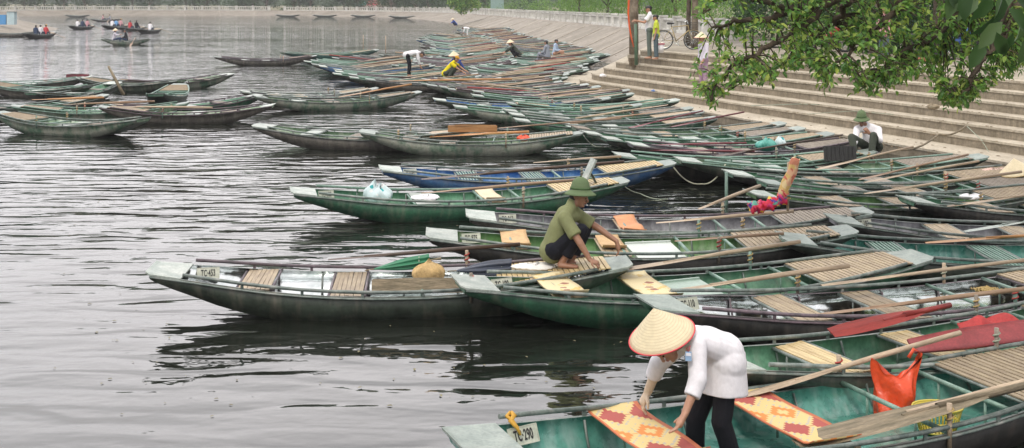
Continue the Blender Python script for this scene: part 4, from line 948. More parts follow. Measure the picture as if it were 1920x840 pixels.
PEACH = patchmat('peach_print', [(.70, .40, .25), (.58, .16, .11), (.72, .55, .30), (.62, .24, .15), (.68, .46, .17)], 13)
m = MB(); pts = [P(1406, 391, 15.6), P(1416, 386, 15.6), P(1428, 388, 15.6), P(1442, 383, 15.6), P(1458, 379, 15.6), P(1470, 370, 15.6), P(1476, 362, 15.6)]; o0 = pts[0].copy(); q = []
for a_, b_ in zip(pts, pts[1:]): q += [a_.lerp(b_, f) for f in (0, .25, .5, .75)]
m.tube([p_-o0 for p_ in q] , [.035+.05*abs(math.sin(i*.55+.6))+.012*math.sin(i*2.1) for i in range(len(q))], 16)
for v in range(len(m.v)): a_ = m.v[v]; m.v[v] = (a_[0]+.012*math.sin(a_[2]*70+a_[0]*30), a_[1]+.02*math.sin(a_[0]*40+a_[2]*50), a_[2]+.018*math.sin(a_[0]*45+a_[1]*60))
o = m.build('scarf', PARTY, loc=o0); tag(o, 'crumpled bright red, yellow and blue scarf at the foot of the upright roll', 'scarf')
m = MB(); pts = [P(1473, 374, 15.6), P(1469, 358, 15.6), P(1475, 342, 15.6), P(1486, 322, 15.6), P(1489, 306, 15.6), P(1491, 297, 15.6)]; o0 = pts[0].copy()
m.tube([p_-o0 for p_ in pts], [.035, .034, .036, .034, .036, .034], 20, flat=2.1, wide=(1, .35, 0))
for v in range(len(m.v)): a_ = m.v[v]; m.v[v] = (a_[0]+.006*math.sin(a_[2]*38), a_[1]+.014*math.sin(a_[0]*60+a_[2]*14), a_[2]+.01*math.sin(a_[0]*70))
o = m.build('cloth_roll', PEACH, loc=o0); tag(o, 'peach and yellow patterned cloth roll standing upright among the boats', 'cloth roll')
o = MB().tube([(0, 0, 0), (.01, 0, .65)], [.018, .018], 6).build('pole', WOOD_P, loc=P(1477, 395, 15.65)); tag(o, 'thin post carrying the upright patterned roll', 'pole')
# orange knot at the nearest bow
p = Lp(A_, .085, .98, .55); m = MB(); m.tube([(.0, 0, .05), (.03, -.03, .03), (.0, -.05, -.01), (.06, -.08, -.07), (.09, -.10, -.13)], [.02, .028, .03, .018, .012], 8); m.tube([(.0, 0, .05), (-.04, -.02, .02), (.01, -.05, -.01)], [.02, .022, .02], 8)
o = m.build('ribbon', mat('orange_ribbon', (.62, .34, .04), .6, var=.2), loc=p); o.scale = (.75, .75, .75); tag(o, 'orange yellow ribbon knotted on the rail at the bow of the nearest boat', 'ribbon')
# net in the silver boat's stern
m = MB(); rn = random.Random(3)
for i in range(26):
    a = rn.uniform(0, 6.28); r_ = rn.uniform(.02, .16); m.tube([(r_*math.cos(a)+.05*math.sin(k), r_*math.sin(a)*.7+.04*math.cos(k*1.7), .02+.05*abs(math.sin(k+a))) for k in range(6)], .007, 4)
o = m.build('rope_coil', ROPE, loc=Lp(C_, .70, .2, .33)); tag(o, 'tangled ochre rope heap in the stern of the silver boat', 'rope')
# mooring ropes
rope([WB(1092, 250, .35), W(1135, 272, .18), WB(1180, 262, .4)], .012, ROPE_G, 'green rope hanging between the mottled boat and the right crowd', .15)
rope([WB(1258, 306, .42), W(1315, 345, .08), WB(1362, 305, .5)], .013, mat('pale_rope', (.42, .42, .32), .8, var=.2), 'pale rope sagging in a curve to the water right of the blue boat', .12)
rope([WB(1160, 340, .42), W(1200, 363, .06), W(1252, 373, .02)], .009, ROPE_G, 'thin rope trailing from the stern of the bright green boat into the water', .04)
rope([step_pt(1812, 236), WB(1760, 252, .62), WB(1690, 282, .5)], .02, WOOD_W, 'dark rope from the steps down to the boats, right of the seated man', .08)
rope([step_pt(1812, 236), step_pt(1840, 262), WB(1856, 288, .3)], .008, ROPE_G, 'thin light rope hanging down the steps at the right')
rope([step_pt(1440, 197), step_pt(1500, 195), step_pt(1545, 196)], .012, ROPE_G, 'green rope end lying on the steps')
rope([step_pt(1555, 212), step_pt(1600, 208), step_pt(1690, 214)], .008, ROPE_G, 'thin string on the steps above the seated man')
o = MB().tube([(0, 0, -.4), (0, 0, .55)], [.03, .026], 7).build('mooring_post', RAIL_T, loc=W(1362, 385, 0)); tag(o, 'short mooring post standing beside the end of the short pale pole', 'post')
def rock(c, s_, seed, m, name, label, cat):
    rn = random.Random(seed); mb = MB(); mb.grid(lambda u, v: (s_*math.sin(v*math.pi)*math.cos(u*6.283)*(1+.25*math.sin(3*u*6.283+seed)), s_*.7*math.sin(v*math.pi)*math.sin(u*6.283), s_*.45*(1-math.cos(v*math.pi))*(1+.2*math.cos(2*u*6.283+seed))), 12, 7); o = mb.build(name, m, loc=c); return tag(o, label, cat)
rock(step_pt(1738, 206), .13, 1, WOOD_W, 'brown_rag', 'brown lump of rag on the steps right of the seated man', 'rag')
rock(step_pt(1120, 145), .12, 2, WHT, 'litter', 'white and pink scrap lying on the left end of the steps', 'litter')
rock(step_pt(1225, 172), .07, 4, mat('blue_plastic', (.1, .2, .5), .4), 'litter', 'small blue scrap lying on the steps', 'litter')
rock(step_pt(1728, 117), .16, 5, mat('brick', (.4, .16, .09), .9, var=.3), 'brick', 'reddish brick on the top edge of the steps under the leaves', 'brick')
# ------------------------------------------------------------------ people
SKIN = mat('skin', (.44, .24, .155), .5, var=.12, nscale=6, dark=(.36, .18, .11))
SKIN_D = mat('tanned_skin', (.30, .155, .095), .5, var=.12, nscale=6, dark=(.24, .115, .07))
GLOVE = mat('cream_glove', (.62, .50, .38), .8, var=.12)
HAIR = mat('black_hair', (.012, .010, .010), .45, var=.3, nscale=30)
EYEM = mat('dark_eye', (.02, .015, .012), .25, var=.1); LIPM = mat('lips', (.30, .10, .08), .5, var=.1)
def cloth(name, c, b=.012):
    if name in MATS: return MATS[name]
    m = mat(name, c, .85, var=.12, nscale=4, bump=b, bscale=5.5, spec=.2, stretch=(1, 1.5, .8)); t = m.node_tree; n = t.nodes
    bp = [x for x in n if x.type == 'BUMP'][0]; src = bp.inputs['Height'].links[0].from_socket       # creases: sharp valleys where the noise crosses its mean
    a = n.new('ShaderNodeMath'); a.operation = 'SUBTRACT'; a.inputs[1].default_value = .5; t.links.new(src, a.inputs[0]); q = n.new('ShaderNodeMath'); q.operation = 'ABSOLUTE'; t.links.new(a.outputs[0], q.inputs[0]); t.links.new(q.outputs[0], bp.inputs['Height']); return m
C_WHITE = cloth('white_shirt', (.80, .78, .81)); C_OLIVE = cloth('olive_shirt', (.20, .215, .105)); C_BLACK = cloth('black_trousers', (.012, .012, .016)); C_YEL = cloth('yellow_shirt', (.70, .58, .015)); C_LIME = cloth('lime_shirt', (.52, .60, .06))
C_DENIM = cloth('grey_blue_jeans', (.10, .14, .16)); C_NAVY = cloth('navy_cloth', (.03, .05, .10)); C_BLUE = cloth('blue_jacket', (.05, .10, .42)); C_PINK = cloth('pink_shirt', (.62, .33, .36)); C_LAV = cloth('pale_lavender_shirt', (.66, .62, .70)); C_GREYG = cloth('grey_green_trousers', (.06, .07, .055)); C_GREYS = cloth('grey_shirt', (.30, .32, .38)); C_RED = cloth('red_shirt', (.5, .05, .06)); C_GRAYJ = cloth('grey_jeans', (.13, .16, .14))
def hat_material():
    m = bpy.data.materials.new('palm_leaf_hat'); m.use_nodes = True; t = m.node_tree; n = t.nodes; l = t.links.new; b = n['Principled BSDF']; b.inputs['Roughness'].default_value = .5
    tc = n.new('ShaderNodeTexCoord'); sp = n.new('ShaderNodeSeparateXYZ'); l(tc.outputs['Object'], sp.inputs[0])
    wv = n.new('ShaderNodeMath'); wv.operation = 'MULTIPLY'; wv.inputs[1].default_value = 72; l(sp.outputs['Z'], wv.inputs[0]); fr = n.new('ShaderNodeMath'); fr.operation = 'FRACT'; l(wv.outputs[0], fr.inputs[0])
    cr = n.new('ShaderNodeValToRGB'); e = cr.color_ramp.elements; e[0].color = (.60, .48, .29, 1); e[0].position = 0; e[1].color = (.74, .64, .43, 1); e[1].position = .35; l(fr.outputs[0], cr.inputs[0])
    nz = n.new('ShaderNodeTexNoise'); nz.inputs['Scale'].default_value = 25; nz.inputs['Detail'].default_value = 4; l(tc.outputs['Object'], nz.inputs[0]); mr = n.new('ShaderNodeMapRange'); mr.inputs[3].default_value = .8; mr.inputs[4].default_value = 1.15; l(nz.outputs['Fac'], mr.inputs[0])
    vm = n.new('ShaderNodeVectorMath'); vm.operation = 'SCALE'; l(cr.outputs[0], vm.inputs[0]); l(mr.outputs[0], vm.inputs['Scale']); l(vm.outputs[0], b.inputs['Base Color'])
    bp = n.new('ShaderNodeBump'); bp.inputs['Distance'].default_value = .003; l(fr.outputs[0], bp.inputs['Height']); l(bp.outputs[0], b.inputs['Normal']); return m
HATM = hat_material(); REDTRIM = mat('red_hat_trim', (.62, .05, .07), .6, var=.1); PITH = cloth('green_felt', (.125, .175, .09), .002); CAPM = cloth('orange_cap', (.62, .33, .04))
def remesh(mb, name, m, vox, parent, smooth=2, fold=0., seed=0, fscale=.12):
    me = mb.mesh(name + '_raw', m); o = bpy.data.objects.new(name + '_raw', me); COL.objects.link(o)
    r = o.modifiers.new('r', 'REMESH'); r.mode = 'VOXEL'; r.voxel_size = vox; r.use_smooth_shade = True
    if smooth: s_ = o.modifiers.new('s', 'SMOOTH'); s_.iterations = smooth; s_.factor = .5
    if fold:
        tx = bpy.data.textures.get('folds%g' % fscale) or bpy.data.textures.new('folds%g' % fscale, 'CLOUDS'); tx.noise_scale = fscale; tx.noise_depth = 1
        dd = o.modifiers.new('d', 'DISPLACE'); dd.texture = tx; dd.strength = fold; dd.mid_level = .5; dd.texture_coords = 'LOCAL'
    dg = bpy.context.evaluated_depsgraph_get(); ev = o.evaluated_get(dg); nm = bpy.data.meshes.new_from_object(ev); nm.name = name
    nm.materials.clear(); nm.materials.append(m); nm.polygons.foreach_set('use_smooth', [True]*len(nm.polygons))
    bpy.data.objects.remove(o); bpy.data.meshes.remove(me)
    q = bpy.data.objects.new(name, nm); COL.objects.link(q); q.parent = parent; return q
def hand(mb, w_, d, palm, s_=1., curl=.5, side=1, spread=.25):
    """w_: wrist, d: direction of the fingers, palm: direction the palm faces, side: +1 thumb on d x palm side"""
    w_, d, palm = Vector(w_), Vector(d).normalized(), Vector(palm); palm = (palm - d*palm.dot(d)).normalized(); lat = d.cross(palm)*side
    pc = w_ + d*.045*s_
    mb.cap(w_, w_ + d*.075*s_, .022*s_, .026*s_, 1.45, lat, 10)
    for i, (o_, ln) in enumerate(((.030, .072), (.011, .082), (-.009, .076), (-.027, .060))):
        b = w_ + d*.082*s_ + lat*o_*s_; dr = (d + lat*(o_*spread*10)*.6).normalized()
        k1 = b + (dr*math.cos(curl*.6) + palm*math.sin(curl*.6))*ln*.5*s_; k2 = k1 + (dr*math.cos(curl*1.6) + palm*math.sin(curl*1.6))*ln*.5*s_
        mb.cap(b - dr*.02*s_, k1, .0098*s_, .0092*s_, seg=8); mb.cap(k1, k2, .0092*s_, .0078*s_, seg=8)
    b = w_ + d*.025*s_ + lat*.026*s_; k1 = b + (d*.55 + lat*.75 + palm*.25).normalized()*.042*s_; k2 = k1 + (d*.85 + lat*.25 + palm*.35).normalized()*.034*s_
    mb.cap(b, k1, .0135*s_, .0115*s_, seg=8); mb.cap(k1, k2, .011*s_, .009*s_, seg=8)
def foot(mb, an, d, s_=1., r=1.):
    an, d = Vector(an), Vector(d).normalized(); lat = Vector((0, 0, 1)).cross(d)
    mb.cap(an + Vector((0, 0, .0)), an - d*.03*s_ - Vector((0, 0, .045*s_)), .036*s_*r, .034*s_*r)
    mb.cap(an - d*.02*s_ - Vector((0, 0, .05*s_)), an + d*.14*s_ - Vector((0, 0, .06*s_)), .032*s_*r, .022*s_*r, 1.45, lat)
def head(mb, c, face, up, s_=1.):
    c, f, u = Vector(c), Vector(face).normalized(), Vector(up); u = (u - f*u.dot(f)).normalized(); lat = u.cross(f)
    mb.cap(c + u*.025*s_ - f*.022*s_, c + u*.025*s_ + f*.018*s_, .078*s_, .074*s_, .95, lat, 16)       # cranium
    mb.cap(c - u*.02*s_ + f*.022*s_, c - u*.075*s_ + f*.038*s_, .058*s_, .036*s_, 1.02, lat, 14)        # face and jaw
    mb.cap(c + u*.004*s_ + f*.084*s_, c - u*.026*s_ + f*.100*s_, .008*s_, .0135*s_, 1.15, lat, 8)       # nose
    mb.cap(c - u*.052*s_ + f*.078*s_, c - u*.052*s_ + f*.074*s_, .014*s_, .014*s_, 1.6, lat, 8)         # lips
    mb.cap(c - u*.088*s_ + f*.066*s_, c - u*.086*s_ + f*.06*s_, .015*s_, .015*s_, 1.2, lat, 8)          # chin
    mb.cap(c + u*.022*s_ + f*.074*s_ - lat*.032*s_, c + u*.022*s_ + f*.074*s_ + lat*.032*s_, .010*s_, .010*s_, seg=8)   # brow
    for q in (-1, 1):
        mb.cap(c + u*.012*s_ + lat*q*.078*s_ - f*.008*s_, c - u*.028*s_ + lat*q*.074*s_ + f*.0*s_, .014*s_, .010*s_, 1., None, 8)
def face_bits(root, c, face, up, s_=1.):
    c, f, u = Vector(c), Vector(face).normalized(), Vector(up); u = (u - f*u.dot(f)).normalized(); lat = u.cross(f)
    for q in (-1, 1):
        m = MB(); m.cap(c + u*.0*s_ + lat*q*.030*s_ - lat*.011*s_ + f*.076*s_, c + lat*q*.030*s_ + lat*.011*s_ + f*.076*s_, .0065*s_, .0065*s_, seg=8); m.build('eye', EYEM, root)
        m = MB(); m.cap(c + u*.026*s_ + lat*(q*.032-.017)*s_ + f*.082*s_, c + u*.026*s_ + lat*(q*.032+.017)*s_ + f*.082*s_, .005*s_, .005*s_, seg=6); m.build('eyebrow', HAIR, root)
    m = MB(); m.cap(c - u*.052*s_ - lat*.018*s_ + f*.088*s_, c - u*.052*s_ + lat*.018*s_ + f*.088*s_, .0055*s_, .0055*s_, seg=6); m.build('mouth', LIPM, root)
def hair(root, c, face, up, s_, vox, long=0.):
    c, f, u = Vector(c), Vector(face).normalized(), Vector(up); u = (u - f*u.dot(f)).normalized(); lat = u.cross(f); m = MB()
    m.cap(c + u*.042*s_ - f*.034*s_, c + u*.050*s_ + f*.020*s_, .083*s_, .074*s_, .96, lat, 14)
    m.cap(c + u*.02*s_ - f*.045*s_, c - u*.045*s_ - f*.048*s_, .070*s_, .048*s_, 1.0, lat, 12)
    if long: m.cap(c - f*.055*s_, c - u*long*s_ - f*.06*s_, .05*s_, .03*s_, 1.1, lat, 10)
    remesh(m, 'hair', HAIR, vox, root, 1, .006, 0, .03)
def conical_hat(root, c, up, r=.225, h=.19, name='conical_hat', trim=REDTRIM):
    o = empty(name, c); o.parent = root; z = Vector(up).normalized(); o.rotation_mode = 'QUATERNION'; o.rotation_quaternion = z.to_track_quat('Z', 'Y')
    m = MB(); n = 9; pr = [(.002, h)] + [(r*(i/n)**.97, h*(1-i/n)) for i in range(1, n+1)] + [(r*(i/n)**.97-.002, h*(1-i/n)-.006) for i in range(n, 0, -1)] + [(.002, h-.008)]
    m.lathe(pr, seg=44); m.build('hat_cone', HATM, o)
    m = MB(); m.tube([((r+.001)*math.cos(a), (r+.001)*math.sin(a), 0) for a in [i*math.pi/24 for i in range(49)]], .0045, 6, caps=False); m.build('trim', trim, o); return o
def pith_helmet(root, c, face, up, s_=.93):
    c = Vector(c) + Vector(up).normalized()*.022
    m = MB(); m.lathe([(.001, .148), (.03, .146), (.065, .128), (.092, .09), (.103, .045), (.108, .012), (.118, -.002), (.150, -.026), (.176, -.044), (.172, -.050), (.145, -.032), (.110, -.008), (.098, .0), (.09, .04), (.06, .10), (.001, .12)], c, up, 40, 0, 1.12*s_, .96*s_, face)
    m.build('pith_helmet', PITH, root)
    u = Vector(up).normalized(); m = MB(); m.lathe([(.105, .012), (.112, .014), (.112, .032), (.105, .034)], c, up, 40, 0, 1.12*s_, .96*s_, face); m.cap(Vector(c)+u*.148, Vector(c)+u*.156, .010); m.build('helmet_band', cloth('dark_green_band', (.07, .12, .05)), root)
def V3(*a): return Vector(a)
def make_person(pose, root_loc, rz=0., s_=1., skin=SKIN, top=C_WHITE, legs=C_BLACK, label='', group=None, vox=.014, hat=None, longsleeve=True, barefoot=True, hairlong=0., name='person', frac=1., feet=True, cuffs=None, legfrac=1., glove=None, fold=.010, skirt=0., cat='person'):
    p = pose; root = empty(name, root_loc, rz, label, cat, group)
    up = (p['head'] - p['neck']).normalized() if 'up' not in p else p['up']; lat = (p['shL'] - p['shR']).normalized()
    b = MB()
    head(b, p['head'], p['face'], up, s_)
    b.cap(p['neck'], p['head'] - up*.04*s_, .050*s_, .047*s_)
    b.cap(p['chest'], p['pelvis'], .085*s_, .09*s_, 1.3, lat); b.cap(p['neck'], p['chest'], .048*s_, .07*s_); b.cap(p['shR'].lerp(p['shL'], .12), p['shL'].lerp(p['shR'], .12), .042*s_)
    for q in 'LR':
        sh, el, wr = p['sh'+q], p['el'+q], p['wr'+q]
        b.cap(sh, el, .047*s_, .037*s_); b.cap(el, wr, .038*s_, .025*s_)
        hd = p.get('hd'+q, (wr-el).normalized()); pl = p.get('pl'+q, Vector((0, 0, -1)) if abs(hd.z) < .8 else Vector((1, 0, 0)))
        hand(b, wr, hd, pl, s_*(1 if vox < .009 else 1.12), p.get('cu'+q, .55), p.get('th'+q, 1 if q == 'L' else -1))
        hip, kn, an = p['hip'+q], p['kn'+q], p['an'+q]
        b.cap(hip, kn, .072*s_, .052*s_); b.cap(kn, kn.lerp(an, .35), .053*s_, .052*s_); b.cap(kn.lerp(an, .35), an, .052*s_, .034*s_)
        if feet: foot(b, an, p.get('ft'+q, Vector((1, 0, 0))), s_)
    remesh(b, 'body', skin, vox, root, 1)
    m = MB()
    t0 = p['chest']; w_ = .118*s_
    m.cap(p['neck'].lerp(t0, .75), t0.lerp(p['pelvis'], .35), .105*s_, .120*s_, 1.32, lat, 18); m.cap(t0.lerp(p['pelvis'], .3), p['pelvis'], .122*s_, .130*s_, 1.28, lat, 18)
    hem = p.get('hem', p['pelvis'] - (t0-p['pelvis']).normalized()*.05*s_); m.cap(p['pelvis'], p['pelvis'].lerp(hem, .1 if p.get('rump') else 1.), .135*s_, .14*s_, 1.2, lat, 18)
    m.cap(p['neck'] , p['neck'].lerp(t0, .5), .055*s_, .085*s_, 1.3, lat, 14)
    m.cap(p['shR'], p['shL'], .072*s_); m.cap(p['neck'].lerp(p['shR'], .15), p['shR'], .062*s_, .068*s_); m.cap(p['neck'].lerp(p['shL'], .15), p['shL'], .062*s_, .068*s_)
    for q in 'LR':
        sh, el, wr = p['sh'+q], p['el'+q], p['wr'+q]
        if longsleeve: e2 = el.lerp(wr, p.get('cuff', .8)); lo = p.get('loose', 1.); m.cap(sh, el, .068*s_, .056*s_*lo); m.cap(el, el.lerp(e2, .4), .056*s_*lo, .050*s_*lo, seg=16); m.tube([el.lerp(e2, .1), e2], [.056*s_*lo, .047*s_*lo], 16)
        else: m.cap(sh, sh.lerp(el, .2), .072*s_, .070*s_); m.tube([sh.lerp(el, .1), sh.lerp(el, .72)], [.070*s_, .074*s_], 16)
    if p.get('rump'): m.cap(p['hipR'].lerp(p['pelvis'], .25), p['hipL'].lerp(p['pelvis'], .25), .138*s_, .138*s_); m.tube([p['pelvis'], p['pelvis'].lerp(hem, .5), hem], [.150*s_, .160*s_, .170*s_], 24, flat=1.1, wide=lat)
    m.cap(p['neck'] + up*.012*s_, p['neck'] + up*.03*s_, .062*s_, .058*s_, 1.05, lat); remesh(m, 'shirt', top, vox*1.05, root, 22 if vox < .009 else 4, fold, 0, .2)
    m = MB(); pw = p['hipL'].lerp(p['hipR'], .5)
    hr = .085 if p.get('rump') else .112; m.cap(p['hipR'], p['hipL'], hr*s_, hr*s_); m.cap(pw, p['pelvis'], hr*s_, (hr-.01)*s_, 1.2, lat)
    for q in 'LR':
        hip, kn, an = p['hip'+q], p['kn'+q], p['an'+q]; m.cap(hip, kn, (.082 if p.get('rump') else .095)*s_, .072*s_); m.cap(kn, kn.lerp(an, .3), .072*s_, .068*s_); m.tube([kn.lerp(an, .1), kn.lerp(an, .98*legfrac)], [.071*s_, .066*s_], 16)
    remesh(m, 'trousers', legs, vox*1.05, root, 3, fold, 0, .16)
    if vox < .02: face_bits(root, p['head'], p['face'], up, s_)
    if hat != 'none': hair(root, p['head'], p['face'], up, s_, max(.008, vox*.8), hairlong)
    f = Vector(p['face']).normalized(); u = (up - f*up.dot(f)).normalized()
    if hat == 'cone': conical_hat(root, p['head'] + u*.045*s_, p.get('hatup', u - f*.15))
    if hat == 'pith': pith_helmet(root, p['head'] + u*.045*s_, f, (u - f*.22))
    if hat == 'cap':
        m = MB(); m.lathe([(.001, .10), (.05, .092), (.085, .05), (.092, .0), (.088, .0), (.08, .045), (.001, .09)], p['head'] + u*.045*s_, u, 20, 0, 1.1, .95, f); m.cap(p['head']+u*.052*s_+f*.08, p['head']+u*.045*s_+f*.15, .012, .01, 5., u.cross(f)); m.build('cap', CAPM, root)
    return root
def world_pose(d, root):     # pose given in world points -> relative to the root
    return {k: (v - root if isinstance(v, Vector) and k[:2] not in ('hd', 'pl', 'ft', 'fa', 'up') and k != 'hatup' else v) for k, v in d.items()}
# ---- the woman bending in the nearest boat
d0 = 8.32
wp = dict(pelvis=P(1357, 657, d0+.02), chest=P(1310, 638, d0-.06), neck=P(1282, 634, d0-.1), head=P(1248, 648, d0-.12), face=V3(-.42, -.30, -.86), up=V3(-.80, -.10, .40),
    shL=P(1306, 648, d0-.22), elL=P(1309, 712, d0-.34), wrL=P(1284, 776, d0-.44), hdL=V3(-.50, -.25, -.80), plL=V3(-.7, .1, .4), cuL=.35, thL=1,
    shR=P(1285, 640, d0+.12), elR=P(1236, 680, d0+.18), wrR=P(1215, 734, d0+.26), hdR=V3(-.35, .1, -.80), plR=V3(.7, .1, -.4), cuR=.6, thR=1,
    hipL=P(1366, 690, d0-.07), knL=P(1352, 792, d0-.12), anL=P(1385, 893, d0-.02), ftL=V3(-.8, -.5, 0),
    hipR=P(1345, 690, d0+.10), knR=P(1304, 785, d0+.05), anR=P(1305, 880, d0+.12), ftR=V3(-.85, -.3, 0), hem=P(1357, 738, d0-.02), cuff=.5, rump=1, loose=1.25, hatup=V3(-.28, -.30, .80))
rt = Vector((P(1340, 800, d0).x, d0, .05)); 
wo = make_person(world_pose(wp, rt), rt, s_=1.0, skin=SKIN, top=C_WHITE, legs=C_BLACK, vox=.0058, hat='none', fold=.016, hairlong=0, feet=True,
    label='person in white shirt and large conical hat bending down in the nearest boat', )
q = world_pose(wp, rt); up_ = V3(-.30, -.34, .86).normalized()
hair(wo, q['head'], wp['face'], wp['up'], 1., .009)
conical_hat(wo, P(1241, 628, d0-.16) - rt, V3(-.30, -.24, .92), r=.235, h=.215)
m = MB()                                               # tail and flare of the shirt
badge = empty('name_badge', P(1291, 668, d0-.36) - rt); badge.parent = wo; badge.rotation_euler = (R(78), 0, R(-8))
MB().box((0, 0, 0), (.042, .062, .003)).build('card', mat('badge_blue', (.25, .38, .55), .4, var=.1), badge); MB().box((0, .012, .003), (.034, .02, .002)).build('card_header', mat('badge_white', (.7, .7, .75), .4, var=.1), badge); MB().tube([(0, .03, 0), (-.015, .05, 0), (.012, .07, 0), (0, .03, 0)], .003, 5).build('lanyard', REDTRIM, badge)
gl = MB(); wr, el = q['wrR'], q['elR']; gl.cap(el.lerp(wr, .45), wr, .037, .032); hand(gl, wr, wp['hdR'], wp['plR'], 1.12, .6, 1); remesh(gl, 'glove', GLOVE, .006, wo, 1, .004)
# ---- the man squatting on the stern
d0 = 13.2
mp_ = dict(pelvis=P(1040, 462, d0), chest=P(1058, 408, d0-.02), neck=P(1071, 386, d0), head=P(1086, 368, d0), face=V3(.86, -.16, -.22), up=V3(.18, 0, 1),
    shR=P(1058, 408, d0-.18), elR=P(1088, 456, d0-.32), wrR=P(1106, 487, d0-.36), hdR=V3(.86, -.25, -.35), plR=V3(.0, .2, -1), cuR=1.1, thR=-1,
    shL=P(1082, 402, d0+.17), elL=P(1122, 428, d0+.12), wrL=P(1156, 452, d0+.02), hdL=V3(.25, -.1, -.95), plL=V3(-1, 0, 0), cuL=.5, thL=1,
    hipR=P(1040, 468, d0-.10), knR=P(1090, 432, d0-.20), anR=P(1056, 488, d0-.14), ftR=V3(.95, -.25, 0),
    hipL=P(1042, 468, d0+.10), knL=P(1098, 428, d0+.14), anL=P(1072, 486, d0+.10), ftL=V3(.95, .1, 0), hem=P(1036, 470, d0))
rt = Vector((P(1060, 490, d0).x, d0, .40))
make_person(world_pose(mp_, rt), rt, s_=1.08, skin=SKIN_D, top=C_OLIVE, legs=cloth('midnight_trousers', (.010, .011, .017)), vox=.0075, hat='pith', longsleeve=False, fold=.016, legfrac=.85,
    label='person in olive shirt and green helmet squatting on a boat stern')
# ---- the man seated below the steps
d0 = 23.3; s_ = F/d0
sp_ = dict(pelvis=P(1636, 274, d0+.05), chest=P(1630, 244, d0), neck=P(1624, 235, d0), head=P(1616, 226, d0-.08), face=V3(-.5, -.75, -.35), up=V3(-.05, -.1, 1),
    shR=P(1607, 242, d0-.05), elR=P(1604, 262, d0-.3), wrR=P(1600, 276, d0-.42), hdR=V3(-.1, -.4, -.6),
    shL=P(1647, 243, d0+.02), elL=P(1650, 264, d0-.25), wrL=P(1630, 250, d0-.38), hdL=V3(-.5, .1, .6), plL=V3(0, 1, 0), cuL=1.2,
    hipR=P(1625, 275, d0), knR=P(1597, 257, d0-.38), anR=P(1602, 290, d0-.5), ftR=V3(-.5, -.85, 0),
    hipL=P(1645, 275, d0), knL=P(1638, 254, d0-.42), anL=P(1634, 290, d0-.5), ftL=V3(-.2, -.95, 0))
rt = Vector((P(1630, 285, d0).x, d0, .38))
make_person(world_pose(sp_, rt), rt, s_=1.02, skin=SKIN_D, top=C_WHITE, legs=C_GREYG, vox=.012, hat='pith', fold=.015,
    label='person in white shirt and dark green helmet sitting below the steps, hand on chin')
# ---- templates (x forward, y left, z up)
def T_stand(arms='down'):
    p = dict(pelvis=V3(0, 0, .95), chest=V3(0, 0, 1.27), neck=V3(-.01, 0, 1.42), head=V3(.03, 0, 1.55), face=V3(1, 0, -.15), hipL=V3(0, .09, .90), hipR=V3(0, -.09, .90), knL=V3(.02, .10, .50), knR=V3(.01, -.10, .50), anL=V3(0, .11, .085), anR=V3(-.02, -.11, .085),
        shL=V3(0, .17, 1.36), shR=V3(0, -.17, 1.36), elL=V3(-.02, .21, 1.09), elR=V3(-.02, -.21, 1.09), wrL=V3(.04, .22, .85), wrR=V3(.04, -.22, .85))
    if arms == 'reach': p.update(elL=V3(.16, .20, 1.14), wrL=V3(.40, .14, 1.20), hdL=V3(1, 0, .1), elR=V3(.15, -.20, 1.14), wrR=V3(.38, -.10, 1.17), hdR=V3(1, 0, .1))
    return p
def T_bend(k=1.):
    return dict(pelvis=V3(-.10, 0, .88), chest=V3(.24, 0, .98), neck=V3(.38, 0, .95), head=V3(.50, 0, .88), face=V3(.55, 0, -.83), up=V3(.83, 0, .55), hipL=V3(-.08, .09, .84), hipR=V3(-.08, -.09, .84), knL=V3(.02, .10, .47), knR=V3(-.02, -.10, .47), anL=V3(0, .11, .085), anR=V3(-.04, -.11, .085),
        shL=V3(.32, .16, .95), shR=V3(.32, -.16, .95), elL=V3(.36, .19, .68), elR=V3(.34, -.19, .68), wrL=V3(.44, .14, .44), wrR=V3(.42, -.12, .44))
def T_squat():
    return dict(pelvis=V3(-.15, 0, .24), chest=V3(.08, 0, .53), neck=V3(.17, 0, .66), head=V3(.27, 0, .75), face=V3(1, 0, -.3), hipL=V3(-.13, .09, .22), hipR=V3(-.13, -.09, .22), knL=V3(.26, .15, .47), knR=V3(.26, -.15, .47), anL=V3(0, .13, .085), anR=V3(0, -.13, .085),
        shL=V3(.13, .17, .60), shR=V3(.13, -.17, .60), elL=V3(.38, .20, .45), elR=V3(.36, -.2, .42), wrL=V3(.58, .14, .32), wrR=V3(.55, -.10, .28), hdL=V3(1, 0, -.4), hdR=V3(1, 0, -.4))
def T_sit(arms=0):
    p = dict(pelvis=V3(0, 0, .14), chest=V3(.05, 0, .46), neck=V3(.06, 0, .62), head=V3(.10, 0, .75), face=V3(1, 0, -.1), hipL=V3(.03, .09, .11), hipR=V3(.03, -.09, .11), knL=V3(.42, .13, .22), knR=V3(.42, -.13, .22), anL=V3(.50, .12, -.12), anR=V3(.50, -.12, -.12),
        shL=V3(.05, .17, .55), shR=V3(.05, -.17, .55), elL=V3(.10, .23, .30), elR=V3(.10, -.23, .30), wrL=V3(.32, .14, .26), wrR=V3(.32, -.14, .26))
    if arms: p.update(elL=V3(.26, .26, .45), wrL=V3(.46, .26, .50), elR=V3(.26, -.26, .45), wrR=V3(.46, -.26, .50), hdL=V3(1, 0, 0), hdR=V3(1, 0, 0))
    return p
def scale_pose(p, k): return {a: (v*k if isinstance(v, Vector) and a[:2] not in ('hd', 'pl', 'ft', 'fa', 'up') else v) for a, v in p.items()}
def person(x, y, z, pose, face_deg, label, k=1., **kw):
    """feet (or seat) seen at pixel (x, y) at height z; face_deg: 0 = to the right, 90 = away, 180 = left, -90 = to the camera"""
    w_ = W(x, y, z); return make_person(scale_pose(pose, k), w_, R(face_deg), k, label=label, **kw)
zc = ZP
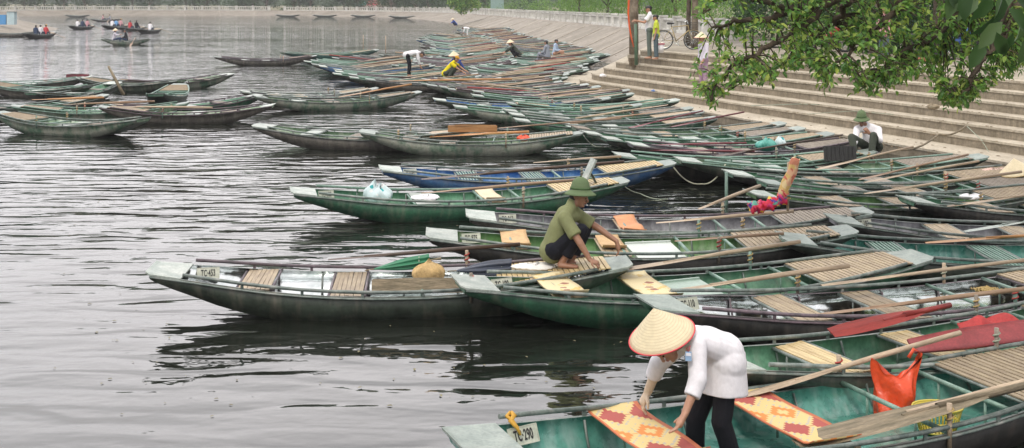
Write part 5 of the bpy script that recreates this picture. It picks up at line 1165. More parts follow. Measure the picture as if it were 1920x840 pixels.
p1 = T_stand('reach'); w1 = step_pt(1218, 113)
w1 = Vector((4.84, 41.3, Z0+RIS*5)); make_person(scale_pose(p1, 1.12), w1, R(176), 1.12, SKIN, C_WHITE, C_GRAYJ, 'taller person in white t-shirt reaching to the pillar on the steps', vox=.013, longsleeve=False)
w2 = step_pt(1224, 117); w2 = step_pt(1223, 116)
p2 = T_stand(); p2['face'] = V3(1, .1, -.1)
w2 = Vector((5.02, 40.85, Z0+RIS*5)); make_person(scale_pose(p2, .93), w2, R(168), .93, SKIN, C_LIME, C_DENIM, 'shorter person in yellow-green shirt and jeans standing on the steps', vox=.013, longsleeve=False)
person(768, 143, .30, T_bend(), 8, 'person in white shirt and black trousers bending over among the far boats', vox=.014, top=C_WHITE, legs=C_BLACK, longsleeve=True)
person(843, 148, .38, T_squat(), -12, 'person in a bright yellow shirt and orange cap squatting among the far boats', k=1.0, vox=.014, top=C_YEL, legs=C_GREYG, hat='cap', longsleeve=False)
person(860, 140, .36, T_squat(), -130, 'person in blue with a conical hat sitting behind the squatting person in yellow', vox=.016, top=C_BLUE, legs=C_NAVY, hat='cone')
person(876, 68, .35, T_bend(), 190, 'person in white bending over far up the raft', k=.75, vox=.022, top=C_WHITE, legs=C_WHITE)
person(853, 49, .35, T_squat(), 200, 'person in a blue top and pale hat sitting at the far end of the raft', vox=.024, top=C_BLUE, legs=C_NAVY, hat='cone')
person(967, 109, .40, T_squat(), 175, 'person in dark clothes with a pointed straw hat, alone in the raft', vox=.018, top=C_GREYG, legs=C_BLACK, hat='cone')
person(1027, 109, .40, T_sit(), 150, 'person in a grey shirt with dark hair sitting on the raft, back turned', k=1.05, vox=.018, top=C_GREYS, legs=C_GREYS)
person(1040, 104, .42, T_sit(), -20, 'person in pale blue stretching bare legs, sitting behind the grey-shirted person', vox=.018, top=cloth('pale_blue_shirt', (.42, .52, .68)), legs=SKIN)
w3 = step_pt(1319, 168); p3 = T_stand(); p3.update(elL=V3(.05, .24, 1.12), wrL=V3(.16, .22, .90), head=V3(.07, 0, 1.53))
make_person(p3, w3, R(205), 1.0, SKIN, C_LAV, cloth('mauve_trousers', (.36, .24, .32)), 'person in a pale shirt and conical hat standing on the steps, half hidden by leaves', vox=.013, hat='cone')
w4 = W(1657, 119, ZP); make_person(scale_pose(T_stand(), 1.0), w4, R(-60), 1.0, SKIN, C_PINK, C_DENIM, 'person in a pink patterned top and dark jeans standing behind the hanging leaves', vox=.016, hairlong=.2)
# fallen conical hat at the right edge
hh = empty('conical_hat', W(1906, 322, .48), 0, 'conical straw hat lying on the boats at the right edge of the picture', 'hat'); conical_hat(hh, (0, 0, 0), (-.25, -.1, 1), .28, .24, 'hat_body', ROPE)
# ------------------------------------------------------------------ tour boats on the open water
def tour(x, y, ang, L_, people, label, oars=True, hull=BROWNH, k=0):
    c = W(x, y, 0); B = Boat(L_, .56); root = build_boat(B, hull=hull, inner=IN_GREY, rail=RAIL_M, plate=PLATE2, seats=((.3, 'pale'), (.5, 'pale')), bars=(), deck=(.76, .95), lod=2)
    root.location = (c.x, c.y, 0); root.rotation_euler = (0, 0, R(ang)); tag(root, label[0], 'boat', 'boats with passengers on the open water')
    for i, (t, top, hat, fl, lb) in enumerate(people):
        w_ = Lp((root, B), t, 0, .38); make_person(scale_pose(T_sit(1 if hat == 'cone' else 0), 1.0), w_, R(ang + fl), 1.0, SKIN, top, C_NAVY, lb, vox=.03, hat=hat, group='people in the boats on the open water')
    if oars:
        for s_ in (-1, 1):
            a_ = Lp((root, B), .62, s_*4.0, .0); b_ = Lp((root, B), .68, s_*.5, .62); oar(a_, b_, WOOD, ['oar dipping on one side of the ', 'oar dipping on the other side of the '][s_ > 0] + label[1], 'oars held over the open water', .8, .16, .025)
PX = [(75, 71, 78, [(.35, C_NAVY, None, 0), (.5, C_WHITE, None, 0), (.68, C_RED, 'cap', 0)], 'boat with three seated passengers furthest left on the open water', 'boat furthest left', ['dark top', 'white top', 'red top and cap']),
    (154, 55, 75, [(.3, C_WHITE, None, 0), (.5, C_NAVY, None, 0), (.7, C_PINK, None, 0)], 'crowded small boat second from the left on the open water', 'second boat from the left', ['white top', 'navy top', 'pink top']),
    (198, 41, 10, [(.4, C_PINK, None, 0), (.65, C_GREYS, None, 180)], 'most distant boat on the open water with two people', 'most distant boat', ['pink top', 'grey top']),
    (217, 54, 70, [(.35, C_WHITE, None, 0), (.5, cloth('sky_blue_shirt', (.2, .4, .7)), None, 0), (.68, C_PINK, 'cap', 0)], 'boat with pink and blue dressed passengers below the most distant boat', 'boat below the most distant one', ['white top', 'light blue top', 'pink top and cap']),
    (248, 58, 72, [(.4, C_RED, None, 0), (.65, C_BLACK, None, 0)], 'boat with two darkly dressed people, right of the pink and blue passengers', 'boat with two darkly dressed people', ['dark red top', 'black top']),
    (281, 62, 80, [(.5, C_WHITE, None, 0)], 'small boat with one person in white, rightmost of the distant group', 'rightmost distant boat', ['white top alone'])]
for x, y, ang, pp, lb, sh, tops in PX:
    tour(x, y, ang, 4.6, [(t, c, h, f, 'person with a %s seated in the %s' % (tp, sh)) for (t, c, h, f), tp in zip(pp, tops)], (lb, sh), hull=BLACKH)
tour(237, 84, 14, 3.6, [(.25, C_LAV, 'cone', 0, 'person in pale clothes and conical hat in the single green-grey rowing boat'), (.5, C_BLACK, None, 180, 'person in dark clothes leaning in the single green-grey rowing boat')], ('green-grey boat with a conical-hatted rower, nearest of the boats on open water', 'boat with the conical-hatted rower'), hull=GREY)
# ------------------------------------------------------------------ plants
LEAF_A = leafmat('leaves_green', [(.06, .16, .035), (.13, .30, .055), (.22, .42, .08), (.09, .22, .04), (.36, .50, .10), (.07, .18, .035), (.46, .54, .11), (.18, .36, .07)], .35, .45)
LEAF_W = leafmat('willow_leaves', [(.10, .22, .03), (.16, .32, .05), (.08, .18, .03), (.24, .38, .07)], .5, .45)
LEAF_F = leafmat('distant_leaves', [(.045, .09, .03), (.07, .13, .04), (.03, .07, .025), (.10, .16, .05)], .6, .25)
LEAF_D = leafmat('dark_leaves', [(.02, .06, .015), (.035, .09, .02), (.05, .12, .025)], .5, .3)
BARK = mat('bark', (.13, .10, .075), .9, var=.4, nscale=6, dark=(.05, .04, .03), bump=.02, bscale=14, spec=.1)
BARK_P = mat('pale_bark', (.30, .25, .19), .9, var=.35, nscale=5, dark=(.14, .11, .08), bump=.02, bscale=14, spec=.1)
def add_leaf(m, p, d, n_, ln, wd, droop=.15):
    d = d.normalized(); s_ = d.cross(n_)
    if s_.length < 1e-3: s_ = Vector((1, 0, 0))
    s_.normalize(); up = s_.cross(d); k = len(m.v); f = wd*.22
    m.v += [tuple(p), tuple(p + d*ln*.3 + s_*wd*.42 + up*f), tuple(p + d*ln*.68 + s_*wd*.40 + up*f*.8 - up*droop*ln*.3), tuple(p + d*ln - up*droop*ln), tuple(p + d*ln*.68 - s_*wd*.40 + up*f*.8 - up*droop*ln*.3), tuple(p + d*ln*.3 - s_*wd*.42 + up*f), tuple(p + d*ln*.5 - up*droop*ln*.12)]
    m.face((k, k+1, k+2, k+6)); m.face((k+6, k+2, k+3)); m.face((k, k+6, k+4, k+5)); m.face((k+6, k+3, k+4))
def leaf_cloud(m, rnd, c, rad, n, ln, squash=.8):
    for i in range(n):
        v = Vector((rnd.gauss(0, 1), rnd.gauss(0, 1), rnd.gauss(0, 1)*squash)); v = v.normalized()*rad*(rnd.random()**.45)
        d = Vector((rnd.uniform(-1, 1), rnd.uniform(-1, 1), rnd.uniform(-.8, .3))); add_leaf(m, c + v, d, Vector((rnd.uniform(-.5, .5), rnd.uniform(-.5, .5), 1)), ln*rnd.uniform(.7, 1.3), ln*.55)
def tree_meshes(seed, h, cr, trunk_h, nclump, nleaf, ln, leafm, barkm, weep=False, tr=.16):
    rnd = random.Random(seed); t = MB(); lean = Vector((rnd.uniform(-.06, .06), rnd.uniform(-.06, .06), 0)); pts = [Vector((0, 0, -.3)) + lean*z*z*.15 + Vector((.06*math.sin(z), .05*math.cos(z*1.3), z)) for z in [trunk_h*1.35*i/7 for i in range(8)]]
    t.tube(pts, [tr*(1 - .075*i)*(1.25 if i == 0 else 1) for i in range(8)], 9); c = MB(); top = pts[-1]
    for i in range(nclump):
        a = i*2.4 + rnd.uniform(-.4, .4); f = (i+.5)/nclump; z = trunk_h*.9 + (h-trunk_h*.9)*f; rr = cr*math.sin(math.pi*min(.98, .18+.8*f))**.7*rnd.uniform(.55, .95)
        e = Vector((rr*math.cos(a), rr*math.sin(a), z)); s0 = pts[min(7, 4+int(4*f*.99))]; mid = s0.lerp(e, .5) + Vector((0, 0, .15*rr)); t.tube([s0, mid, e], [tr*.4, tr*.25, tr*.08], 6)
        leaf_cloud(c, rnd, e, cr*rnd.uniform(.28, .48), nleaf, ln)
        if weep:
            for k in range(16):
                q = e + Vector((rnd.uniform(-.8, .8), rnd.uniform(-.8, .8), rnd.uniform(-.2, .3)))*cr*.4; L_ = rnd.uniform(1.2, 3.6); 
                for j in range(int(L_/.10)): add_leaf(c, q + Vector((.05*math.sin(j), .05*math.cos(j*1.4), -.10*j)), Vector((rnd.uniform(-.5, .5), rnd.uniform(-.5, .5), -1)), Vector((rnd.uniform(-1, 1), rnd.uniform(-1, 1), .2)), ln*.9, ln*.3)
    return t.mesh('trunk', barkm), c.mesh('crown', leafm)
def tree_from(meshes, loc, rz, sc, label, group, name='tree'):
    root = empty(name, loc, rz, label, 'tree', group); root.scale = (sc, sc, sc)
    for me, nm in zip(meshes, ('trunk', 'crown')): o = bpy.data.objects.new(nm, me); COL.objects.link(o); o.parent = root
    return root
rnd = random.Random(5)
TR = [tree_meshes(k, 10+k, 3.2+.3*k, 1.6+.2*k, 15, 190, .40, LEAF_F, BARK_P, tr=.2) for k in range(3)]
WL = [tree_meshes(20+k, 6.5, 2.6, 1.9, 13, 70, .17, LEAF_W, BARK, weep=True, tr=.13) for k in range(2)]
# trees beyond the far bank
for k in range(46):
    f = k/45; i = 47 + f*45; i0 = int(i); b = back[i0].lerp(back[i0+1], i-i0); nn = (back[i0]-crest[i0]).normalized(); p = b + nn*(2.5 + rnd.uniform(0, 5) + (8 if k % 3 == 2 else 0))
    side = 'behind the far balustrade' if i0 < 70 else 'on the far left bank'
    tree_from(rnd.choice(TR), (p.x, p.y, crest_z(i0)), rnd.uniform(0, 6.28), rnd.uniform(.85, 1.3), 'leafy tree with pale trunk standing in the row %s' % side, 'trees beyond the far bank')
# undergrowth / far wood as one mass
m = MB(); r2 = random.Random(9)
for k in range(520):
    i = r2.uniform(40, 96); i0 = int(i); b = back[i0].lerp(back[i0+1], i-i0); nn = (back[i0]-crest[i0]).normalized(); p = b + nn*r2.uniform(1.5, 22); leaf_cloud(m, r2, Vector((p.x, p.y, crest_z(i0) + r2.uniform(.3, 2.6))), r2.uniform(.9, 1.9), 46, .42, .6)
tag(m.build('undergrowth', LEAF_D), 'dense dark undergrowth beneath the trees beyond the far bank', 'undergrowth', kind='stuff')
# willows and hedge along the near right bank
for k, (x, y, off_, lb) in enumerate([(1068, 20, 3.5, 'weeping tree with light green curtains furthest left above the sloping bank'), (1125, 24, 3, 'second weeping light green tree above the sloping bank'), (1180, 30, 4, 'weeping light green tree right behind the lamp pillar'), (1245, 34, 5, 'weeping light green tree above the parked bicycle'), (1290, 30, 7, 'weeping light green tree behind the bare brown trunk')]):
    w_ = W(x, y+14, 1.65); tree_from(WL[k % 2], (w_.x + .3*off_, w_.y + off_, 1.6), k*1.3, 1.0 + .08*k, lb, 'weeping trees behind the balustrade', 'weeping_tree')
m = MB(); r2 = random.Random(19)
for k in range(260):
    f = r2.random(); i = 4 + f*42; i0 = int(i); b = back[i0].lerp(back[i0+1], i-i0); nn = (back[i0]-crest[i0]).normalized(); p = b + nn*r2.uniform(1.0, 7); leaf_cloud(m, r2, Vector((p.x, p.y, crest_z(i0) + r2.uniform(.3, 2.2))), r2.uniform(.5, 1.1), 60, .20, .7)
tag(m.build('hedge_mass', LEAF_W), 'light green shrubbery behind the balustrade of the sloping bank', 'shrubbery', kind='stuff')
b = MB()
for q in [(-1.2, 0, .6), (.3, .3, 1.2), (1.4, 0, .3), (0, -.5, -.1), (-.4, 0, 2.2), (1.2, .4, 1.8)]: leaf_cloud(b, r2, Vector(q), 1.0, 420, .34, .7)
o = b.build('bush', LEAF_A, loc=P(868, 12, 158)); tag(o, 'bright green bush growing over the top of the bank by the balustrade', 'bush')
# trunks and things on the platform behind the leaves
def plain_trunk(x, y, r_, h, label, m_=BARK, lean=0., name='tree', crownr=0):
    w_ = W(x, y, ZP); root = empty(name, w_, 0, label, 'tree'); b = MB(); b.tube([(lean*z, .03*math.sin(z*2), z) for z in [h*i/8 for i in range(9)]], [r_*(1.25 if i == 0 else 1)*(1-.04*i) for i in range(9)], 10); b.build('trunk', m_, root)
    c = MB(); rr = random.Random(x); 
    for k in range(9): a = k*2.4; e = Vector((lean*h + 1.6*math.cos(a), 1.6*math.sin(a), h + rr.uniform(.0, 2.2))); leaf_cloud(c, rr, e, 1.0, 130, .22)
    c.build('crown', LEAF_D, root); return root
plain_trunk(1303, 92, .13, 4.6, 'slim brown tree trunk between the bicycle and the hanging leaves', BARK_P)
plain_trunk(1290, 86, .10, 4.8, 'thinner trunk just left of the slim brown one, behind the bicycle', BARK, .02)
plain_trunk(1640, 100, .17, 4.2, 'yellowish trunk standing behind the hanging leaves, beside the person in pink', BARK_P)
plain_trunk(1760, 105, .20, 4.5, 'thick dark trunk behind the hanging leaves on the right', BARK)
plain_trunk(1850, 90, .16, 4.5, 'dark trunk behind the large near leaves at the right edge', BARK)
# shade trees over the platform: their crowns spread above the picture
SHT = [tree_meshes(40+k, 8.5, 4.2, 3.1, 16, 230, .26, LEAF_D, BARK, tr=.24) for k in range(2)]
for k, (x, y, oy) in enumerate([(1700, 96, 1.5), (1935, 96, 2.0), (2120, 110, 0), (1560, 84, 5), (1800, 80, 6)]):
    w_ = W(x, y, ZP); tree_from(SHT[k % 2], (w_.x, w_.y+oy, ZP-.05), k*1.7, 1.0, 'broad shade tree on the platform behind the hanging leaves, its crown above the picture', 'shade trees on the platform', 'shade_tree')
m = MB(); r2 = random.Random(23)
for k in range(150): a = W(r2.uniform(1420, 2000), r2.uniform(70, 84), ZP); leaf_cloud(m, r2, Vector((a.x, a.y+4, ZP + r2.uniform(.2, 2.4))), r2.uniform(.6, 1.0), 60, .22, .8)
for k in range(150): a = W(r2.uniform(1600, 1990), r2.uniform(96, 103), ZP); leaf_cloud(m, r2, Vector((a.x, a.y+.5, ZP + r2.uniform(.2, 2.0))), r2.uniform(.4, .7), 60, .16, .8)  # dark leaf masses added in place of the shade under the trees
tag(m.build('shade_fill_shrubs', LEAF_D), 'dark shrubbery behind the hanging leaves, added to stand for the shade under the trees', 'shrubbery', kind='stuff')
# lamp pillar with orange strip and green pole
w_ = Vector((4.36, 42.0, Z0+RIS*5)); root = empty('lamp_pillar', w_, 0, 'grey-brown concrete pillar at the left corner of the steps', 'pillar')
m = MB(); m.tube([(0, 0, -.3), (0, 0, 4.6)], [.17, .15], 16); m.build('shaft', BARK_P, root); MB().box((0, 0, .06), (.42, .42, .12)).build('footing', STONE, root); MB().lathe([(.001, 5.0), (.16, 4.95), (.22, 4.75), (.15, 4.6), (.001, 4.6)]).build('lamp_globe', WHT, root)
m = MB(); x0 = P(1180, 0, 37.5); pts = [P(1182, -30, 37.2), P(1179, 0, 37.2), P(1178, 25, 37.2), P(1180, 50, 37.2), P(1184, 72, 37.2), P(1188, 88, 37.2)]; o0 = pts[-1].copy(); m.tube([p-o0 for p in pts], [.06, .055, .05, .045, .04, .03], 8, flat=.6); o = m.build('banner_strip', mat('orange_fabric', (.75, .11, .02), .6, var=.12), loc=o0); tag(o, 'curved orange-red flag strip hanging beside the pillar', 'flag')
w5 = step_pt(1193, 122); o = MB().tube([(0, 0, 0), (-.02, .0, 1.45)], [.06, .055], 12).build('green_pole', mat('green_pipe', (.08, .15, .09), .5, var=.3), loc=w5); tag(o, 'short thick green pole standing on the steps in front of the pillar', 'pole')
# bucket
root = empty('bucket', W(1237, 99, ZP), 0, 'whitish bucket with pink rim beside the bicycle', 'bucket'); MB().lathe([(.001, 0), (.13, 0), (.17, .32), (.16, .32), (.12, .02), (.001, .02)], seg=20).build('bucket_wall', WHT, root); MB().lathe([(.165, .29), (.18, .29), (.18, .33), (.165, .33)], seg=20).build('rim', cloth('pink_rim', (.6, .2, .25)), root)
# bicycle
def bicycle(loc, rz, m_, label):
    root = empty('bicycle', loc, rz, label, 'bicycle')
    for x in (-.52, .52):
        wh = empty('wheel', (x, 0, .34)); wh.parent = root
        MB().tube([(.325*math.cos(a), 0, .325*math.sin(a)) for a in [i*math.pi/18 for i in range(37)]], .018, 6, caps=False).build('tyre', STUD, wh)
        b = MB(); b.tube([(.300*math.cos(a), 0, .300*math.sin(a)) for a in [i*math.pi/18 for i in range(37)]], .010, 5, caps=False)
        for i in range(14): a = i*math.pi/7; b.tube([(.02*math.cos(a+.5), .02*(-1)**i, .02*math.sin(a+.5)), (.3*math.cos(a), 0, .3*math.sin(a))], .0035, 4)
        b.tube([(0, -.05, 0), (0, .05, 0)], .025, 8); b.build('rim', SILVER, wh)
        b = MB(); b.tube([(.36*math.cos(a), 0, .36*math.sin(a)) for a in [R(20)+i*R(140)/10 for i in range(11)]], .012, 5, flat=2.2, wide=(0, 1, 0)); b.build('mudguard', m_, wh)
    b = MB(); bbk, seat, hd1, hd0, rw, fw = V3(-.08, 0, .30), V3(-.24, 0, .80), V3(.34, 0, .86), V3(.37, 0, .70), V3(-.52, 0, .34), V3(.52, 0, .34)
    for a, c in ((bbk, seat), (seat, hd1), (bbk, hd0), (hd0, hd1)): b.tube([a, c], .018, 8)
    for s_ in (-.05, .05): b.tube([rw + V3(0, s_, 0), bbk], .010, 6); b.tube([rw + V3(0, s_, 0), seat], .009, 6); b.tube([fw + V3(0, s_, 0), V3(.40, s_, .55), hd0], .011, 6)
    b.build('frame', m_, root)
    b = MB(); b.cap(V3(-.36, 0, .93), V3(-.16, 0, .93), .045, .022, 1.7, (0, 1, 0)); b.tube([seat, V3(-.26, 0, .92)], .012, 6); b.build('saddle', STUD, root)
    b = MB(); b.tube([V3(.20, -.28, .98), V3(.32, -.22, 1.02), V3(.33, 0, .98), V3(.32, .22, 1.02), V3(.20, .28, .98)], .012, 6); b.tube([hd1, V3(.33, 0, .99)], .013, 6); b.build('handlebar', SILVER, root)
    b = MB(); b.lathe([(.10, -.01), (.10, .01), (.085, .01), (.085, -.01), (.10, -.01)], bbk + V3(0, -.05, 0), (0, 1, 0), 20); b.bar(bbk + V3(0, -.07, 0), bbk + V3(.10, -.07, -.13), .02, .012); b.bar(bbk + V3(0, .06, 0), bbk + V3(-.10, .06, .13), .02, .012); b.box(bbk + V3(.1, -.12, -.13), (.08, .08, .02)); b.box(bbk + V3(-.1, .11, .13), (.08, .08, .02)); b.build('crank', SILVER, root)
    b = MB(); b.bar(V3(-.72, 0, .70), V3(-.30, 0, .70), .12, .012); b.bar(V3(-.66, .05, .70), V3(-.54, .05, .36), .01, .01); b.bar(V3(-.66, -.05, .70), V3(-.54, -.05, .36), .01, .01); b.build('luggage_rack', SILVER, root)
    b = MB(); 
    for z in (.72, .80, .88, .96): b.tube([(.52+.13*c_[0], .15*c_[1], z) for c_ in ((-1, -1), (1, -1), (1, 1), (-1, 1), (-1, -1))], .005, 4)
    for i in range(20): a = i/20*4; k = int(a); f = a-k; cs = ((-1, -1), (1, -1), (1, 1), (-1, 1), (-1, -1)); x = cs[k][0]+(cs[k+1][0]-cs[k][0])*f; y = cs[k][1]+(cs[k+1][1]-cs[k][1])*f; b.tube([(.52+.12*x, .14*y, .72), (.52+.13*x, .15*y, .96)], .004, 4)
    b.build('basket', STUD, root); return root
OCHP = mat('ochre_bike_paint', (.42, .33, .16), .4, var=.2, nscale=8)
wb = W(1272, 93, ZP); bk_ = bicycle(wb, R(-8), OCHP, 'ochre bicycle parked at the top of the steps in front of the balustrade'); bk_.scale = (1.05,)*3
# motorbikes and stall under the tree
def motorbike(loc, rz, m_, label):
    root = empty('motorbike', loc, rz, label, 'motorbike', 'motorbikes parked behind the hanging leaves')
    for x in (-.62, .62):
        wh = empty('wheel', (x, 0, .29)); wh.parent = root; MB().tube([(.25*math.cos(a), 0, .25*math.sin(a)) for a in [i*math.pi/16 for i in range(33)]], .042, 8, caps=False).build('tyre', STUD, wh)
        b = MB()
        for i in range(10): a = i*math.pi/5; b.tube([(0, 0, 0), (.21*math.cos(a), 0, .21*math.sin(a))], .006, 4)
        b.tube([(0, -.06, 0), (0, .06, 0)], .05, 8); b.build('rim', SILVER, wh)
    b = MB(); b.cap(V3(-.55, 0, .66), V3(-.05, 0, .52), .10, .09, .9, (0, 1, 0)); b.cap(V3(-.05, 0, .50), V3(.30, 0, .78), .08, .10, 1.2, (0, 1, 0)); b.cap(V3(.36, 0, .86), V3(.42, 0, .55), .10, .06, 1.7, (0, 1, 0)); remesh(b, 'body_panel', m_, .015, root, 2)
    b = MB(); b.cap(V3(-.62, 0, .80), V3(-.02, 0, .74), .055, .06, 2., (0, 1, 0)); b.build('seat', STUD, root)
    b = MB(); b.tube([V3(.22, -.33, 1.02), V3(.34, 0, .98), V3(.22, .33, 1.02)], .014, 6); b.build('handlebar', STUD, root)
    b = MB(); b.cap(V3(.42, 0, .93), V3(.46, 0, .92), .07, .06); b.build('headlight', WHT, root); b = MB(); b.box((-.02, 0, .34), (.34, .22, .24)); b.tube([V3(.05, -.14, .26), V3(-.75, -.15, .34)], [.025, .045], 8); b.build('engine', STUD, root)
    b = MB()
    for s_ in (-.07, .07): b.tube([V3(.62, s_, .29), V3(.40, s_, .86)], .018, 6)
    b.build('fork', SILVER, root)
    b = MB(); b.tube([(.62+.31*math.cos(a), 0, .29+.31*math.sin(a)) for a in [R(10)+i*R(130)/8 for i in range(9)]], .015, 6, flat=3, wide=(0, 1, 0)); b.build('mudguard', m_, root)
    for s_ in (-1, 1): MB().tube([V3(.26, s_*.26, 1.02), V3(.24, s_*.30, 1.16)], .006, 5).cap(V3(.24, s_*.29, 1.16), V3(.24, s_*.33, 1.17), .035).build('mirror', STUD, root)
    return root
MB_ = [mat('blue_gloss_paint', (.03, .10, .35), .25, var=.1), mat('red_gloss_paint', (.35, .03, .03), .25, var=.1), mat('black_gloss_paint', (.02, .02, .025), .25, var=.1)]
for k, (x, y, rz, i, lb) in enumerate([(1745, 116, 15, 2, 'dark motorbike nearest to the standing person in pink'), (1800, 110, 30, 0, 'blue motorbike in the middle of the parked row under the tree'), (1862, 112, 20, 2, 'dark motorbike parked furthest right under the tree'), (1550, 98, -10, 1, 'red motorbike partly seen through the leaves, left of the yellowish trunk')]):
    motorbike(W(x, y, ZP), R(rz), MB_[i], lb)
# a canvas stall at the back
root = empty('stall', W(1800, 82, ZP), R(12), 'low stall with blue and white cloth under the tree on the right', 'stall'); SB = pattern_mat('blue_white_cloth', (.12, .25, .55), (.55, .6, .65), (.05, .1, .3), 6, 'print')
m = MB(); m.grid(lambda u, v: (4*u-2, 1.6*v-.8, 1.0 - .3*max(0, abs(v-.5)-.4)*8 + .02*math.sin(u*30)), 40, 12, th=.01); m.build('cloth_cover', SB, root); m = MB()
for x in (-1.9, 1.9):
    for y in (-.6, .6): m.tube([(x, y, 0), (x, y, .99)], .03, 6)
m.build('leg', WOOD, root)
# the dim building behind the platform
def far_building(x, y, z0, wd, h, dp, rz, wallm, label, nwin, name='building'):
    w_ = W(x, y, z0); root = empty(name, (w_.x, w_.y, z0), R(rz), label, 'building'); m = MB(); m.box((0, dp/2, h/2), (wd, dp, h)); wl = m.build('wall', wallm, root)
    MB().box((0, dp/2, h+.12), (wd+.6, dp+.6, .24)).build('roof', WHITEW, root)
    GL = mat('dark_window_glass', (.03, .04, .05), .15, var=.1)
    for i in range(nwin):
        xx = -wd/2 + wd*(i+.5)/nwin; wn_ = MB().box((xx, -.02, h*.55), (wd/nwin*.5, .06, h*.42)).build('window', GL, root); f = MB()
        for q in (-1, 1): f.box((xx+q*wd/nwin*.25, -.05, h*.55), (.08, .06, h*.46)); f.box((xx, -.05, h*.55+q*h*.22), (wd/nwin*.5, .06, .08))
        f.build('frame', WHITEW, wn_)
    return root
far_building(705, 17, 1.2, 9, 6, 6, 0, mat('pinkish_wall', (.50, .38, .34), .8, var=.15), 'pinkish low building beyond the far balustrade with a banner in front', 4)
w_ = W(690, 17.5, 1.2) + Vector((0, -2, 1.0)); m = MB(); m.box((-1.5, 0, .5), (2.6, .06, 1.1)); root = empty('banner', w_, 0, 'turquoise and red banner in front of the pinkish building', 'banner'); m.build('turquoise_panel', mat('turq_banner', (.08, .42, .38), .6, var=.1), root); MB().box((1.5, 0, .5), (2.8, .06, 1.1)).build('red_panel', mat('red_banner', (.62, .10, .12), .6, var=.1), root)
b = MB()
for i in range(9): b.box((-2.55+.27*i, -.04, .62), (.12, .01, .14)); b.box((.4+.27*i, -.04, .62), (.12, .01, .14))
b.build('lettering', WHT, root)
for q in (-2.8, 0, 2.9): MB().tube([(q, .06, -1.1), (q, .06, 1.1)], .05, 6).build('post', BARK_P, root)
far_building(932, 22, 1.6, 2.0, 6, 3, 0, mat('teal_wall', (.24, .36, .33), .7, var=.15), 'narrow teal building behind the balustrade at the bend of the bank', 1)
far_building(1590, 40, ZP, 16, 4.2, 6, -14, mat('cream_wall', (.50, .45, .38), .85, var=.15), 'pale house behind the hanging leaves beyond the platform', 6)
root = empty('kiosk', W(15, 46, .9), 0, 'small blue and white striped kiosk on the left bank', 'kiosk'); m = MB(); m.box((-.8, 0, .9), (1.3, 1.2, 1.8)); m.build('blue_panel', mat('kiosk_blue', (.08, .30, .62), .6, var=.15), root); MB().box((.7, 0, 1.2), (1.4, 1.2, 2.4)).build('white_panel', mat('kiosk_pale', (.45, .58, .62), .6, var=.2), root); MB().box((.3, 0, 2.5), (3.2, 1.6, .12)).build('roof', WHITEW, root); root.scale = (.55, .55, .55)
for k, (x, y) in enumerate([(18, 69), (30, 52)]):
    B = Boat(5, .54); r_ = build_boat(B, hull=BROWNH, inner=IN_GREY, rail=RAIL_M, seats=((.3, 'grey'), (.5, 'grey')), lod=2); c = W(x, y, 0); place(r_, (c.x-2.5, c.y-.2), (c.x+2.5, c.y+.2), B); tag(r_, ['grey boat moored at the left bank, cut by the left edge', 'second grey boat at the left bank, below the kiosk'][k], 'boat', 'boats at the left bank')
for k, (x, y) in enumerate([(543, 31.5), (612, 31.8), (683, 32), (755, 34), (152, 32)]):
    B = Boat(5, .6); r_ = build_boat(B, hull=DKGREEN, inner=IN_GREY, rail=RAIL_M, seats=((.3, 'grey'),), lod=2); c = W(x, y, 0); place(r_, (c.x-2.5, c.y-2.0), (c.x+2.5, c.y-2.0), B); tag(r_, 'tiny dark boat at the foot of the far bank, %s' % ['leftmost of four', 'second of four from the left', 'third of four from the left', 'rightmost of four', 'alone behind the passengers'][k], 'boat', 'boats along the far bank')
# ------------------------------------------------------------------ the overhanging tree
rnd = random.Random(31); root = empty('overhanging_tree', (13.6, 16.5, .25), 0, 'tree whose dark branches and green leaves hang over the steps at the upper right', 'tree'); O = Vector((13.6, 16.5, .25))
LB = []
def limb(pts, r0, r1):
    pts = [p - O for p in pts]; q = []
    for i in range(len(pts)-1):
        for k in range(5): q.append(pts[i].lerp(pts[i+1], k/5) + Vector((rnd.uniform(-.03, .03), rnd.uniform(-.03, .03), rnd.uniform(-.03, .03))))
    q.append(pts[-1]); n = len(q); LB.append((q, [r0+(r1-r0)*(i/(n-1)) for i in range(n)])); return q
dT = 13.2
tb = MB(); tb.tube([(0, 0, -.1), (-.1, 0, 1.2), (-.3, -.1, 2.6), (-.5, -.3, 4.2), (-.4, -.5, 6)], [.42, .34, .30, .26, .2], 14)
l1 = limb([P(1790, -66, 13.6), P(1720, -40, dT), P(1580, -6, dT), P(1500, 16, dT), P(1432, 38, dT), P(1378, 43, dT), P(1335, 52, dT)], .085, .012); limb([O + V3(-.5, -.3, 4.0), P(2250, -160, 15), P(1900, -120, 14), P(1790, -66, 13.6)], .24, .09)
l2 = limb([P(1545, 8, dT), P(1515, 40, dT-.2), P(1490, 60, dT-.3), P(1440, 90, dT-.3), P(1390, 115, dT-.4), P(1350, 145, dT-.4), P(1332, 190, dT-.4)], .05, .012)
l3 = limb([P(1720, -35, dT), P(1680, 20, dT-.4), P(1640, 60, dT-.5), P(1600, 95, dT-.6), P(1560, 125, dT-.6)], .05, .01)
l4 = limb([P(1860, -75, 14), P(1800, 10, dT), P(1760, 60, dT-.3), P(1700, 95, dT-.3), P(1660, 130, dT-.4)], .06, .01)
l5 = limb([P(1950, -95, 14.1), P(1900, 20, dT-.4), P(1870, 80, dT-.6), P(1835, 120, dT-.7), P(1815, 165, dT-.7), P(1790, 185, dT-.7)], .06, .01)
l6 = limb([P(1480, 22, dT), P(1440, 8, dT), P(1390, -10, dT), P(1340, 0, dT-.2), P(1318, 30, dT-.3)], .035, .01)
